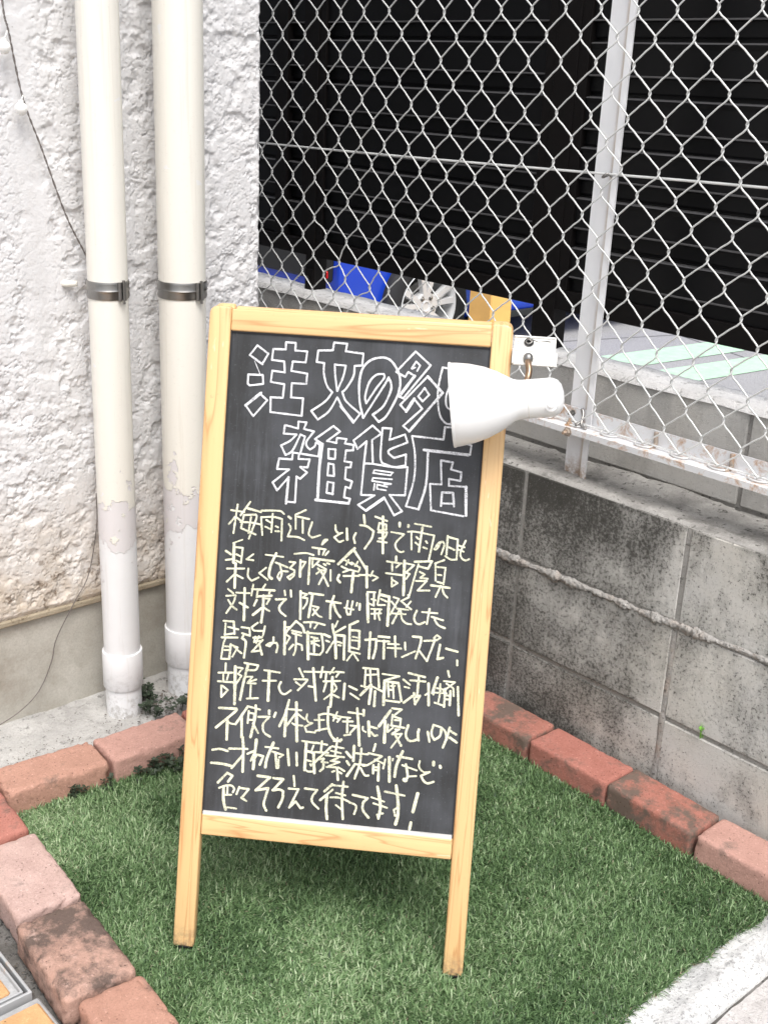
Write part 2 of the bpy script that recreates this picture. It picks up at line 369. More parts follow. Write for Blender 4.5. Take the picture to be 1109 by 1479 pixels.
# ------------------------------------------------------------------ helpers
def tag(o, label=None, cat=None, group=None, kind=None):
    if label: o['label'] = label
    if cat: o['category'] = cat
    if group: o['group'] = group
    if kind: o['kind'] = kind
    return o
def mesh_obj(name, verts, faces, mat, parent=None, smooth=False, loc=None):
    me = bpy.data.meshes.new(name); me.from_pydata([tuple(v) for v in verts], [], [tuple(f) for f in faces]); me.update()
    if smooth: me.polygons.foreach_set('use_smooth', [True]*len(me.polygons))
    return link(name, me, mat, parent, loc)
def link(name, me, mat, parent=None, loc=None):
    if mat is not None and len(me.materials) == 0: me.materials.append(mat)
    o = bpy.data.objects.new(name, me); col.objects.link(o)
    if parent is not None: o.parent = parent
    if loc is not None: o.location = loc
    return o
def bm_obj(name, bm, mat, parent=None, smooth=False, loc=None):
    bmesh.ops.recalc_face_normals(bm, faces=bm.faces)
    me = bpy.data.meshes.new(name); bm.to_mesh(me); bm.free()
    if smooth: me.polygons.foreach_set('use_smooth', [True]*len(me.polygons))
    return link(name, me, mat, parent, loc)
def empty(name, loc=(0, 0, 0), parent=None, mw=None):
    o = bpy.data.objects.new(name, None); col.objects.link(o); o.empty_display_size = .05
    if mw is not None: o.matrix_world = mw
    else: o.location = loc
    if parent: o.parent = parent
    return o
def box(bm, x0, x1, y0, y1, z0, z1, bev=0.0, seg=1):
    vs = [bm.verts.new((x, y, z)) for x in (x0, x1) for y in (y0, y1) for z in (z0, z1)]
    fs = [bm.faces.new([vs[i] for i in q]) for q in ((0, 1, 3, 2), (4, 6, 7, 5), (0, 4, 5, 1), (2, 3, 7, 6), (0, 2, 6, 4), (1, 5, 7, 3))]
    if bev:
        es = set(e for f in fs for e in f.edges)
        bmesh.ops.bevel(bm, geom=list(es), offset=bev, segments=seg, profile=.5, affect='EDGES')
def box_obj(name, b, mat, parent=None, bev=0.0, seg=1, loc=None):
    bm = bmesh.new(); box(bm, *b, bev=bev, seg=seg); return bm_obj(name, bm, mat, parent, loc=loc)
def tube_data(pts, r, sides=6, cap=True, closed=False):
    pts = np.asarray(pts, float); n = len(pts)
    rr = np.full(n, r) if np.isscalar(r) else np.asarray(r)
    tg = np.gradient(pts, axis=0); tg /= np.linalg.norm(tg, axis=1)[:, None] + 1e-12
    V = []; ref = np.array([0.0, 0, 1]) if abs(tg[0][2]) < .9 else np.array([1.0, 0, 0])
    a = np.cross(tg[0], ref); a /= np.linalg.norm(a)
    for i in range(n):
        a = a - tg[i]*(a@tg[i]); a /= np.linalg.norm(a); b = np.cross(tg[i], a)
        for k in range(sides):
            q = 2*math.pi*k/sides; V.append(pts[i] + rr[i]*(math.cos(q)*a + math.sin(q)*b))
    F = [(i*sides+k, i*sides+(k+1) % sides, (i+1)*sides+(k+1) % sides, (i+1)*sides+k) for i in range(n-1) for k in range(sides)]
    if cap: F += [tuple(range(sides))[::-1], tuple((n-1)*sides+k for k in range(sides))]
    return V, F
def tube(name, pts, r, mat, parent=None, sides=8, smooth=True):
    V, F = tube_data(pts, r, sides); return mesh_obj(name, V, F, mat, parent, smooth)
def lathe(name, prof, mat, parent=None, seg=40, mw=None, smooth=True, axis='z'):
    V = []; F = []
    for r, z in prof:
        for k in range(seg):
            q = 2*math.pi*k/seg; c, s = r*math.cos(q), r*math.sin(q)
            V.append((c, s, z) if axis == 'z' else ((z, c, s) if axis == 'x' else (c, z, s)))
    for i in range(len(prof)-1):
        for k in range(seg): F.append((i*seg+k, i*seg+(k+1) % seg, (i+1)*seg+(k+1) % seg, (i+1)*seg+k))
    o = mesh_obj(name, V, F, mat, parent, smooth)
    if mw is not None: o.matrix_local = mw
    if smooth: auto_sharp(o.data)
    return o
def auto_sharp(me, ang=38):
    bm = bmesh.new(); bm.from_mesh(me)
    for e in bm.edges:
        if len(e.link_faces) == 2 and e.calc_face_angle(0) > rad(ang): e.smooth = False
    bm.to_mesh(me); bm.free()
# value noise in numpy
def _h(ix, iy, seed):
    n = (ix.astype(np.int64)*374761393 + iy.astype(np.int64)*668265263 + seed*974711) & 0xffffffff
    n = ((n ^ (n >> 13))*1274126177) & 0xffffffff
    return ((n ^ (n >> 16)) & 0xffff)/65535.0
def vnoise(x, y, seed=0):
    ix = np.floor(x); iy = np.floor(y); fx = x-ix; fy = y-iy
    fx = fx*fx*(3-2*fx); fy = fy*fy*(3-2*fy)
    a = _h(ix, iy, seed); b = _h(ix+1, iy, seed); c = _h(ix, iy+1, seed); d = _h(ix+1, iy+1, seed)
    return (a*(1-fx)+b*fx)*(1-fy) + (c*(1-fx)+d*fx)*fy
def fbm(x, y, seed=0, octv=4, gain=.5):
    s = 0; a = 1; t = 0
    for i in range(octv):
        s = s + a*vnoise(x*2**i+17.3*i, y*2**i-9.1*i, seed+i*7); t += a; a *= gain
    return s/t
def grid_mesh(name, P, mat, parent=None, smooth=True):
    """P: (n, m, 3) array of points"""
    n, m = P.shape[:2]; me = bpy.data.meshes.new(name)
    idx = np.arange(n*m).reshape(n, m)
    q = np.stack([idx[:-1, :-1], idx[1:, :-1], idx[1:, 1:], idx[:-1, 1:]], -1).reshape(-1, 4)
    me.vertices.add(n*m); me.vertices.foreach_set('co', P.reshape(-1).astype(np.float32))
    me.loops.add(q.size); me.loops.foreach_set('vertex_index', q.reshape(-1).astype(np.int32))
    me.polygons.add(len(q)); me.polygons.foreach_set('loop_start', (np.arange(len(q))*4).astype(np.int32))
    me.update(calc_edges=True)
    if smooth: me.polygons.foreach_set('use_smooth', [True]*len(q))
    return link(name, me, mat, parent)
def rounded_block(name, L, W, Hh, r, amp, seed, mat, parent=None, res=.006, loc=(0, 0, 0), rz=0, tilt=(0, 0)):
    """tumbled brick: a rounded box whose skin is roughened with noise; origin at the base centre"""
    h = np.array([L/2, W/2, Hh/2]); V = []; F = []; key = {}
    n = [max(3, int(round(2*v/res))) for v in h]
    def vid(p):
        k = tuple(np.round(p, 6))
        if k not in key: key[k] = len(V); V.append(p)
        return key[k]
    for ax in range(3):
        a, b = [i for i in range(3) if i != ax]
        ga = np.linspace(-h[a], h[a], n[a]+1); gb = np.linspace(-h[b], h[b], n[b]+1)
        for s in (-1, 1):
            if ax == 2 and s == -1: continue
            ids = []
            for u in ga:
                row = []
                for w in gb:
                    p = np.zeros(3); p[ax] = s*h[ax]; p[a] = u; p[b] = w; row.append(vid(p))
                ids.append(row)
            for i in range(n[a]):
                for j in range(n[b]):
                    q = (ids[i][j], ids[i+1][j], ids[i+1][j+1], ids[i][j+1])
                    F.append(q if (s > 0) == (ax != 1) else q[::-1])
    P = np.array(V); rv = r
    q = np.clip(P, -(h-rv), h-rv); d = P-q; dn = np.linalg.norm(d, axis=1)[:, None]; dn[dn == 0] = 1
    nrm = d/dn; P = q + nrm*rv
    k = 1/.03
    nz = fbm(P[:, 0]*k+P[:, 2]*k*1.3+50, P[:, 1]*k-P[:, 2]*k*.9+50, seed, 4) - .5
    nf = fbm(P[:, 0]*200+P[:, 2]*130+50, P[:, 1]*200-P[:, 2]*170+50, seed+3, 3, .6) - .5
    edge = (np.sum(np.abs(P) > (h-rv*1.2), axis=1) >= 2)
    chip = np.clip(fbm(P[:, 0]*70+9, P[:, 1]*70+P[:, 2]*70+9, seed+5, 3)-.56, 0, 1)*edge
    P = P + nrm*(nz*amp*2.4 + nf*amp*.9 - chip*amp*14)[:, None]
    P[:, 2] += h[2]
    o = mesh_obj(name, P, F, mat, parent, True, loc); o.rotation_euler = (tilt[0], tilt[1], rz)
    return o

# ================================================================== SETTING
lot = box_obj('parking_lot', (.262, 90, -60, 90, -.5, -.16), M['asphalt']); tag(lot, kind='structure')
yard = box_obj('ground', (-60, .262, -60, 90, -.5, -.006), M['soil']); tag(yard, kind='structure')
# far ground sheet to the horizon
far = mesh_obj('far_ground', [(-300, -300, -.52), (300, -300, -.52), (300, 300, -.52), (-300, 300, -.52)], [(0, 1, 2, 3)], M['asphalt']); tag(far, kind='structure')

# painted green hatching on the lot
for i, (ya, yb) in enumerate(((2.62, 2.74), (2.215, 2.325))):
    x0, x1, s = 3.0, 7.2, -.095
    o = mesh_obj('painted_stripe', [(x0, ya-.14 - s*(0), -.156), (x1, ya-.14 + s*(x1-x0), -.156), (x1, yb - .02 + s*(x1-x0), -.156), (x0, yb - .02 + .06, -.156)], [(0, 1, 2, 3)], M['green_paint'])
    tag(o, kind='structure')

# rough concrete slab behind the brick row
gx = np.linspace(-1.75, -.02, 346); gy = np.linspace(0, 1, 60)
X, T = np.meshgrid(gx, gy, indexing='ij')
Y0 = .378 - .068*(X+1.0); Y = Y0 + T*(.62-Y0)
Zs = .017 + .012*T + .006*(fbm(X*14, Y*14, 3, 4)-.5) + .004*(fbm(X*70, Y*70, 5, 3)-.5)
Zs[:, 0] -= .03
slab = grid_mesh('concrete_slab', np.stack([X, Y, Zs], -1), M['slab']); tag(slab, kind='structure')
backslab = box_obj('back_ground', (-.26, .0, .6, 6, -.005, .03), M['slab']); tag(backslab, kind='structure')

# pale trowelled concrete kerb in front of the turf
gx = np.linspace(-2.2, .5, 540); gy = np.linspace(-.823, -.70, 40)
X, Y = np.meshgrid(gx, gy, indexing='ij')
Zs = .004 + .006*np.exp(-((Y+.785+.008*np.sin(X*9))/.02)**2) + .010*(fbm(X*22, Y*22, 31, 5, .6)-.5)
Zs[:, 0] -= .02
kerb = grid_mesh('concrete_edge_strip', np.stack([X, Y, Zs], -1), M['pale']); tag(kerb, kind='structure')
gx = np.linspace(-2.2, 1.2, 400); gy = np.linspace(-1.9, -.829, 130)
X, Y = np.meshgrid(gx, gy, indexing='ij')
Y[:, -1] += .004*(fbm(gx*40, gx*0, 9, 3)-.5)
Zs = .002 + .004*(fbm(X*45, Y*45, 37, 4, .65)-.5)
pav = grid_mesh('pavement', np.stack([X, Y, Zs], -1), M['street']); tag(pav, kind='structure')

# turf backing
tb = mesh_obj('turf_backing', [(-1.12, -.742, .002), (-.115, -.742, .002), (-.115, .25, .002), (-1.06, .31, .002)], [(0, 1, 2, 3)], M['turf_base']); tag(tb, kind='structure')

# orange paving tiles and the tiled manhole cover, lower left
paving = box_obj('tile_paving', (-3.0, -1.197, -3.0, -.171, -.005, .029), M['grout'], bev=.003); tag(paving, kind='structure')
for i in range(7):
    for j in range(10):
        x1 = -1.204 - i*.108; y1 = -.186 - j*.108
        if j > 8 or i > 5: continue
        box_obj('tile', (x1-.1, x1, y1-.1, y1, .0, .036+.001*((i*3+j) % 3)), M['tile'], paving, bev=.004)
mh = empty('manhole_cover', (-1.5, .1, 0))
tag(mh, 'metal framed inspection cover filled with orange tiles, at the lower left edge', 'manhole cover')
def rel(b, o): return (b[0]-o[0], b[1]-o[0], b[2]-o[1], b[3]-o[1], b[4], b[5])
mo = (-1.5, .1)
box_obj('cover_tray', rel((-1.80, -1.212, -.158, .36, -.004, .028), mo), M['grout'], mh)
for nm, b in (('frame_bar', (-1.80, -1.203, -.1655, -.161, -.004, .037)), ('frame_bar', (-1.2075, -1.203, -.161, .36, -.004, .037)),
              ('frame_bar', (-1.80, -1.2125, -.156, -.1525, -.004, .036)), ('frame_bar', (-1.216, -1.2125, -.1525, .36, -.004, .036))):
    box_obj(nm, rel(b, mo), M['cover_frame'], mh, bev=.0008)
for i in range(5):
    for j in range(4):
        x1 = -1.226 - i*.108; y0 = -.142 + j*.108
        box_obj('tile', rel((x1-.1, x1, y0, y0+.1, .0, .033), mo), M['tile'], mh, bev=.003)

# ================================================================== BUILDING
bld = empty('building', (-1.5, .575, 0))
tag(bld, 'white textured stucco building wall on a bare concrete plinth, drainpipes in front', 'building')
bo = (-1.5, .575)
XE, YB = -.267, .575
def stucco_h(x, z):
    wx = x + .012*(fbm(x*25, z*25, 60, 3)-.5); wz = z + .012*(fbm(x*25, z*25, 70, 3)-.5)
    n1 = fbm(wx*34, wz*34, 1, 4, .55)
    cover = fbm(x*4.5, z*4.5, 8, 3)                       # where the plaster was pressed flat
    h = np.minimum((n1-.42)*.026, .0016 + .0016*(cover-.5))
    h = np.maximum(h, -.0032)
    cr = np.abs(fbm(wx*26+5, wz*26, 21, 4, .6)-.5)
    cr2 = np.abs(fbm(wx*52+9, wz*44, 27, 4, .6)-.5)
    msk = np.clip((fbm(x*7, z*7, 33, 2)-.36)*6, 0, 1)
    h = h - .0034*np.exp(-(cr/.010)**2)*msk - .0022*np.exp(-(cr2/.013)**2)*(1-msk*.3)
    peb = fbm(x*75, z*75, 41, 3)-.5
    flat = np.clip((cover-.42)*7, 0, 1)
    h = h + .0048*peb*(1-flat*.85)
    h = h + .0008*(fbm(x*240, z*240, 43, 2)-.5)
    # trowelled smooth strip beside the left pipe
    sm = np.exp(-((x+.785+.01*np.sin(z*5))/.030)**4)*np.clip((z-.62)*4, 0, 1)
    return h*(1-.8*sm)
gx = np.linspace(-1.22, XE, 500); gz = np.linspace(.262, 1.72, 740)
X, Z = np.meshgrid(gx, gz, indexing='ij')
Hh = stucco_h(X, Z)
dep = YB - .004 - Hh
rag = np.clip((Z-.262)/.012, 0, 1); dep = dep + (1-rag)*.006
edge = np.clip((X-(XE-.006))/.006, 0, 1); dep = dep + edge**2*.006
Xe = X + .0035*(fbm(Z*60, Z*0+3, 81, 4)-.5)*np.clip((X-(XE-.05))/.05, 0, 1)
Zb = Z.copy(); Zb[:, 0] += .007*(fbm(gx*30, gx*0, 85, 3)-.5)
P = np.stack([Xe-bo[0], dep-bo[1], Zb], -1)
grid_mesh('stucco_wall', P, M['stucco'], bld)
# the same plaster, coarser, beyond what the photograph shows, and round the corner
gx = np.linspace(-3.6, -1.219, 300); gz = np.linspace(.262, 1.72, 190)
X, Z = np.meshgrid(gx, gz, indexing='ij')
grid_mesh('stucco_wall', np.stack([X-bo[0], YB-.004-stucco_h(X, Z)-bo[1], Z], -1), M['stucco'], bld)
gx = np.linspace(-3.6, XE, 300); gz = np.linspace(1.719, 3.2, 190)
X, Z = np.meshgrid(gx, gz, indexing='ij')
grid_mesh('stucco_wall', np.stack([X-bo[0], YB-.004-stucco_h(X, Z)-bo[1], Z], -1), M['stucco'], bld)
gy = np.linspace(YB, 5.0, 300); gz = np.linspace(.262, 3.2, 260)
Y, Z = np.meshgrid(gy, gz, indexing='ij')
grid_mesh('side_wall', np.stack([XE - .001 + stucco_h(Y+9, Z)-bo[0], Y+.001-bo[1], Z], -1), M['stucco'], bld)
gx = np.linspace(-1.75, XE-.006, 300); gz = np.linspace(.0, .258, 60)
X, Z = np.meshgrid(gx, gz, indexing='ij')
grid_mesh('concrete_plinth', np.stack([X-bo[0], YB+.006+.002*(fbm(X*12, Z*12, 91, 4)-.5)-bo[1], Z], -1), M['plinth'], bld)
box_obj('wall_core', (-3.6-bo[0], XE-.012-bo[0], YB+.012-bo[1], 5-bo[1], 0, 3.2), M['plinth'], bld)
box_obj('drip_edge', (-1.06-bo[0], XE-.010-bo[0], YB-.007-bo[1], YB+.011-bo[1], .2500, .2640), M['drip'], bld, bev=.003)

# ================================================================== LOWER BLOCK WALL (x 0 .. 0.10)
BW, BH = .4, .2
blockmesh = {}
def add_blocks(parent, mat, x0, x1, ys, zs, origin, seedbase, key):
    """blocks laid in a stack bond; every block its own object, mesh shared"""
    if key not in blockmesh:
        bm = bmesh.new(); box(bm, 0, x1-x0, -.390, 0, .0, .190, bev=.0022)
        me = bpy.data.meshes.new('block'); bmesh.ops.recalc_face_normals(bm, faces=bm.faces); bm.to_mesh(me); bm.free(); me.materials.append(mat); blockmesh[key] = me
    r = random.Random(seedbase)
    for y in ys:
        for z in zs:
            o = link('block', blockmesh[key], None, parent)
            o.location = (x0-origin[0] + r.uniform(-.0012, .0012), y-.005-origin[1], z+.005)
            o.rotation_euler = (r.uniform(-.003, .003), 0, r.uniform(-.002, .002))
wallA = empty('low_block_wall', (0, -.2, 0))
tag(wallA, 'weathered grey concrete block wall with dark stains and squeezed mortar, beside the brick edging', 'wall')
oA = (0, -.2)
add_blocks(wallA, M['block'], .0, .10, [2.0-.4*k for k in range(12)], [-.02-.2+.0, -.02, .18, .38], oA, 5, 'A')
box_obj('mortar', (.0028-oA[0], .096-oA[0], -2.8-oA[1], 2.0-oA[1], -.2, .5755), M['mortar'], wallA)
# squeezed mortar ridge along the joint at z = .38
def ridge(name, y0, y1, z0, amp, r, seed, mat, parent, org, n=420):
    ys = np.linspace(y0, y1, n); V = []; F = []; S = 10
    for i, y in enumerate(ys):
        zc = z0 + amp*(fbm(np.array([y*5.]), np.array([1.]), seed, 3)[0]-.5)
        rr = r*(.25 + 1.5*fbm(np.array([y*26.]), np.array([4.]), seed+2, 5, .65)[0]**1.3)
        for k in range(S):
            a = math.pi*(k/(S-1)) - math.pi/2
            j = .55*(fbm(np.array([y*150.]), np.array([k*1.3]), seed+5, 4, .65)[0]-.5)
            q = rr*(1+j*2.2)
            V.append((-q*math.cos(a)*.85 + .003-org[0], y-org[1], zc + q*math.sin(a)*.85))
    for i in range(n-1):
        for k in range(S-1): F.append((i*S+k, i*S+k+1, (i+1)*S+k+1, (i+1)*S+k))
    return mesh_obj(name, V, F, mat, parent, True)
ridge('squeezed_mortar', -1.9, .6, .379, .016, .0105, 101, M['bulge'], wallA, oA, 1400)
# smeared joint on the lower vertical joint at y=-.4
def vsmear(y0, z0, z1, r, seed):
    zs = np.linspace(z0, z1, 60); V = []; F = []; S = 7
    for i, z in enumerate(zs):
        rr = r*(.5 + .9*fbm(np.array([z*20.]), np.array([4.]), seed, 4)[0])
        for k in range(S):
            a = math.pi*(k/(S-1)) - math.pi/2
            V.append((-rr*math.cos(a)*.35+.002-oA[0], y0+rr*math.sin(a)+.002*math.sin(z*40)-oA[1], z))
    for i in range(59):
        for k in range(S-1): F.append((i*S+k, i*S+k+1, (i+1)*S+k+1, (i+1)*S+k))
    mesh_obj('joint_smear', V, F, M['bulge'], wallA, True)
vsmear(-.4, .0, .372, .0085, 5); vsmear(-.8, .0, .372, .0085, 6)
# rough mortar bed on the wall top, rising as a fillet against the upper wall
gy = np.linspace(-1.6, 1.9, 900); gxx = np.linspace(0, 1, 26)
Yg, Tg = np.meshgrid(gy, gxx, indexing='ij')
Xg = .004 + Tg*.156
Zg = .5765 + .012*np.clip((Tg-.55)/.2, 0, 1)*np.clip(fbm(Yg*7, Tg*0, 3, 3)*1.6-.2, 0, 1) - .02*np.clip((Tg-.90)/.1, 0, 1) + .010*(fbm(Yg*30, Xg*60, 15, 5, .6)-.5) + .003
Zg[:, 0] = .5725
grid_mesh('top_mortar', np.stack([Xg-oA[0], Yg-oA[1], Zg], -1), M['walltop'], wallA)

# ================================================================== UPPER BLOCK WALL (x .152 .. .262)
wallB = empty('upper_block_wall', (.162, -.2, 0))
tag(wallB, 'cleaner grey block retaining wall with pale mortar ledge, behind the chain-link fence', 'wall')
oB = (.162, -.2)
add_blocks(wallB, M['block_clean'], .162, .262, [2.005-.4*k for k in range(12)], [-.02, .18, .38, .58], oB, 9, 'B')
box_obj('mortar', (.167-oB[0], .260-oB[0], -2.8-oB[1], 2.0-oB[1], -.15, .775), M['mortar'], wallB)
gy = np.linspace(-2.0, 1.9, 900); gxx = np.linspace(0, 1, 24)
Yg, Tg = np.meshgrid(gy, gxx, indexing='ij')
Xg = .1625 + Tg*.1035 - .0045*np.clip((.08-Tg)/.08, 0, 1)*fbm(Yg*22, Yg*0, 19, 4)*2
Zg = .778 + .0065*(fbm(Yg*12, Xg*30, 23, 5, .6)-.35)
Zg[:, 0] -= .012; Zg[:, -1] -= .02
grid_mesh('ledge_mortar', np.stack([Xg-oB[0], Yg-oB[1], Zg], -1), M['ledge'], wallB)

# ================================================================== BRICK EDGING
eb = empty('brick_edging', (-.5, .31, 0))
tag(eb, 'row of pink and red bricks between the drainpipes and the turf, beside the slab', 'brick edging', 'brick rows framing the turf')
el = empty('brick_edging', (-1.09, -.1, 0))
tag(el, 'left row of worn bricks beside the orange tiles, one of them blackened', 'brick edging', 'brick rows framing the turf')
er = empty('brick_edging', (-.07, -.2, 0))
tag(er, 'right row of red bricks laid against the foot of the block wall', 'brick edging', 'brick rows framing the turf')
def brick(parent, cx, cy, L, W, rz, mat, seed, r=.009, amp=.0011, label=None, h=.060, z=0., tilt=(0, 0), res=.0045):
    o = rounded_block('brick', L, W, h, r, amp, seed, M[mat], parent, res, (cx-parent.location.x, cy-parent.location.y, z), rad(rz), (((seed*7) % 5-2)*.006, ((seed*5) % 7-3)*.003))
    if label: o['label'] = label
    return o
for k, (cx, m, L, lab) in enumerate(((-.925, 'brick_orange', .2, None), (-.722, 'brick_pink', .19, 'pink brick with a chipped lower edge'), (-.522, 'brick_red', .2, None), (-.30, 'brick_red', .2, None), (-.155, 'brick_moss', .075, None))):
    brick(eb, cx, .333-.068*(cx+.925), L, .097, -3.9 + (-1.2, 1.4, .5, -.8, 0)[k], m, 20+k, r=.0065, amp=.0016 if k < 2 else .0008, label=lab)
for k, (cx, cy, L, W, m, r, amp, lab) in enumerate(((-1.090, .278, .2, .112, 'brick_red', .009, .0009, None), (-1.1005, .066, .2, .110, 'brick_pale', .0085, .0012, 'pale pink brick, the largest and cleanest of the row'),
        (-1.1215, -.141, .195, .116, 'brick_soot', .010, .0018, 'brick blackened with soot'), (-1.127, -.346, .2, .104, 'brick_orange', .012, .0012, None), (-1.142, -.552, .2, .104, 'brick_pink', .012, .0012, None), (-1.155, -.755, .195, .104, 'brick_orange', .012, .001, None))):
    brick(el, cx, cy, L, W, 86, m, 40+k, r=r, amp=amp, label=lab)
for k, (cy, m, lab) in enumerate(((.138, 'brick_red', None), (-.066, 'brick_moss', 'dark red brick with grey moss on top'), (-.2705, 'brick_red', None), (-.470, 'brick_moss', 'red brick half covered in grey-brown grime'), (-.6745, 'brick_pink', None))):
    brick(er, -.070, cy, .198, .093, 90 + (-1.2 if k == 3 else .5), m, 60+k, r=.0075, amp=.0006, label=lab)

# ================================================================== TURF
BX0, BY0, EX, EY = -0.97525249, -0.18350319, math.cos(-0.83089466), math.sin(-0.83089466)
def grass():
    N = 250000
    x = rng.uniform(-1.13, -.112, N); y = rng.uniform(-.765, .30, N)
    xin = -1.043 + (y-.16)*.068; yb = .290 - .068*(x+.925)
    fe = -.742 + .012*(fbm(x*16, x*0, 77, 3)-.5)*2
    keep = (x > xin) & (y < yb) & (y > fe) & (x < -.1185)
    for fu in (.017, .447):          # blades trodden flat under the sign's feet
        fx = BX0 + EX*fu; fy = BY0 + EY*fu
        lu = (x-fx)*EX + (y-fy)*EY; lv_ = -(x-fx)*EY + (y-fy)*EX
        keep &= ~((np.abs(lu) < .017) & (lv_ > -.014) & (lv_ < .022))
    x = x[keep]; y = y[keep]; N = len(x)
    clump = fbm(x*9, y*9, 5, 3)
    flow = fbm(x*2.4, y*2.4, 15, 3)*math.pi*4
    ang = flow + rng.normal(0, 1.9, N)
    L = rng.uniform(.012, .026, N)*(.75+.5*clump)
    lean = np.clip(rng.normal(.95, .36, N), .15, 1.45)
    curl = rng.normal(.35, .5, N)
    flat = np.clip((fbm(x*5+3, y*5, 63, 3)-.52)*5, 0, 1)      # patches trodden flat
    lean = np.clip(lean + .35*flat, .15, 1.5)
    tan = rng.random(N) < .085
    L[tan] *= .62; lean[tan] = np.clip(rng.normal(1.2, .3, tan.sum()), .5, 1.5)
    w = rng.uniform(.0006, .00115, N)
    dx = np.cos(ang); dy = np.sin(ang); sx = -dy; sy = dx
    z0 = np.full(N, .0025)
    V = np.zeros((N, 7, 3))
    px, py, pz = x.copy(), y.copy(), z0.copy()
    V[:, 0] = np.stack([px-sx*w, py-sy*w, pz], -1); V[:, 1] = np.stack([px+sx*w, py+sy*w, pz], -1)
    a1 = lean*.45; s = L*.36
    px = px+dx*np.sin(a1)*s; py = py+dy*np.sin(a1)*s; pz = pz+np.cos(a1)*s
    V[:, 2] = np.stack([px-sx*w, py-sy*w, pz], -1); V[:, 3] = np.stack([px+sx*w, py+sy*w, pz], -1)
    a2 = np.clip(lean, 0, 1.5)
    px = px+dx*np.sin(a2)*s; py = py+dy*np.sin(a2)*s; pz = np.maximum(pz+np.cos(a2)*s, .004)
    V[:, 4] = np.stack([px-sx*w*.8, py-sy*w*.8, pz], -1); V[:, 5] = np.stack([px+sx*w*.8, py+sy*w*.8, pz], -1)
    a3 = np.clip(lean+curl, -.2, 1.9)
    px = px+dx*np.sin(a3)*s*.8; py = py+dy*np.sin(a3)*s*.8; pz = np.maximum(pz+np.cos(a3)*s*.8, .004)
    V[:, 6] = np.stack([px, py, pz], -1)
    base = (np.arange(N)*7)[:, None]
    q = (base + np.array([[0, 1, 3, 2, 2, 3, 5, 4]])); t = base + np.array([[4, 5, 6]])
    li = np.concatenate([q, t], 1).reshape(-1)
    ls = (np.arange(N)[:, None]*11 + np.array([[0, 4, 8]])).reshape(-1)
    me = bpy.data.meshes.new('artificial_turf')
    me.vertices.add(N*7); me.vertices.foreach_set('co', V.reshape(-1).astype(np.float32))
    me.loops.add(len(li)); me.loops.foreach_set('vertex_index', li.astype(np.int32))
    me.polygons.add(N*3); me.polygons.foreach_set('loop_start', ls.astype(np.int32))
    me.update(calc_edges=True)
    tone = np.clip(.46 + .6*(clump-.5) + rng.normal(0, .25, N) + .25*(fbm(x*3, y*3, 91, 2)-.5) + .07*flat, 0, .92)
    tone[tan] = rng.uniform(.95, 1, tan.sum())
    at = me.attributes.new('tone', 'FLOAT', 'POINT'); at.data.foreach_set('value', np.repeat(tone, 7).astype(np.float32))
    o = link('artificial_turf', me, M['turf'])
    tag(o, 'short green artificial grass filling the space inside the brick edging', 'grass', kind='stuff')
grass()

# ================================================================== DRAINPIPES
def drainpipe(x, y, r, zs0, zs1, zband, label, foot_z, seed):
    t = empty('drainpipe', (x, y, 0)); tag(t, label, 'drainpipe', 'white drainpipes on the stucco wall')
    def body(name, prof, mat):
        o = lathe(name, prof, mat, t, 56); return o
    body('pipe', [(r, zs1-.004), (r, .6), (r, 1.2), (r, 2.0), (r, 3.0)], M['pipe'])
    body('socket', [(r*1.0, zs0-.001), (r+.0036, zs0), (r+.0042, zs0+.001), (r+.0042, zs1-.0015), (r+.0036, zs1), (r*1.0, zs1)], M['pipe'])
    body('lower_pipe', [(r, foot_z-.03), (r, zs0+.002)], M['pipe'])
    # mortar collar at the foot
    ring = [(r+.012+.004*math.sin(seed), foot_z-.012), (r+.006, foot_z+.001), (r-.001, foot_z+.004)]
    body('mortar_collar', ring, M['slab'])
    bz = zband; hb = .0165; e = .0016
    band = body('clamp_band', [(r-.001, bz-hb), (r+e, bz-hb), (r+e+.0012, bz-hb+.004), (r+e, bz-.004), (r+e+.002, bz), (r+e, bz+.004), (r+e+.0012, bz+hb-.004), (r+e, bz+hb), (r-.001, bz+hb)], M['steel'])
    a = math.atan2(-.80, .14)          # where the screw sits: facing the street
    cx, cy = math.cos(a), math.sin(a)
    for s in (-1, 1):
        mw = Matrix.Translation((cx*(r+.004)+(-cy)*s*.0055, cy*(r+.004)+cx*s*.0055, bz-.0165)) 
        lathe('hinge_barrel', [(0, -.001), (.0036, -.001), (.0036, .0335), (0, .0335)], M['steel'], t, 14, mw)
    lathe('screw', [(0, -.004), (.0028, -.004), (.0028, .0), (.002, .0), (.002, .036), (.003, .036), (.003, .040), (0, .040)], M['steel'], t, 10, Matrix.Translation((cx*(r+.0085), cy*(r+.0085), bz-.019)))
    tube('standoff', [(0, r, bz), (0, .575-y+.004, bz)], .006, M['steel'], t, 10)
    if seed == 1: tube('wall_anchor', [(-r-.014, .575-y+.004, bz), (-r-.012, .575-y-.010, bz+.001), (-r+.006, .575-y-.024, bz+.002)], [.0055, .0065, .0055], M['pipe'], t, 8)
    return t
drainpipe(-.676, .490, .0375, .088, .170, .930, 'left cream drainpipe with peeling paint, nearer the string of lights', .018, 1)
drainpipe(-.513, .490, .0465, .096, .180, .918, 'right cream drainpipe with peeling paint, thicker, close to the chalkboard', .020, 2)

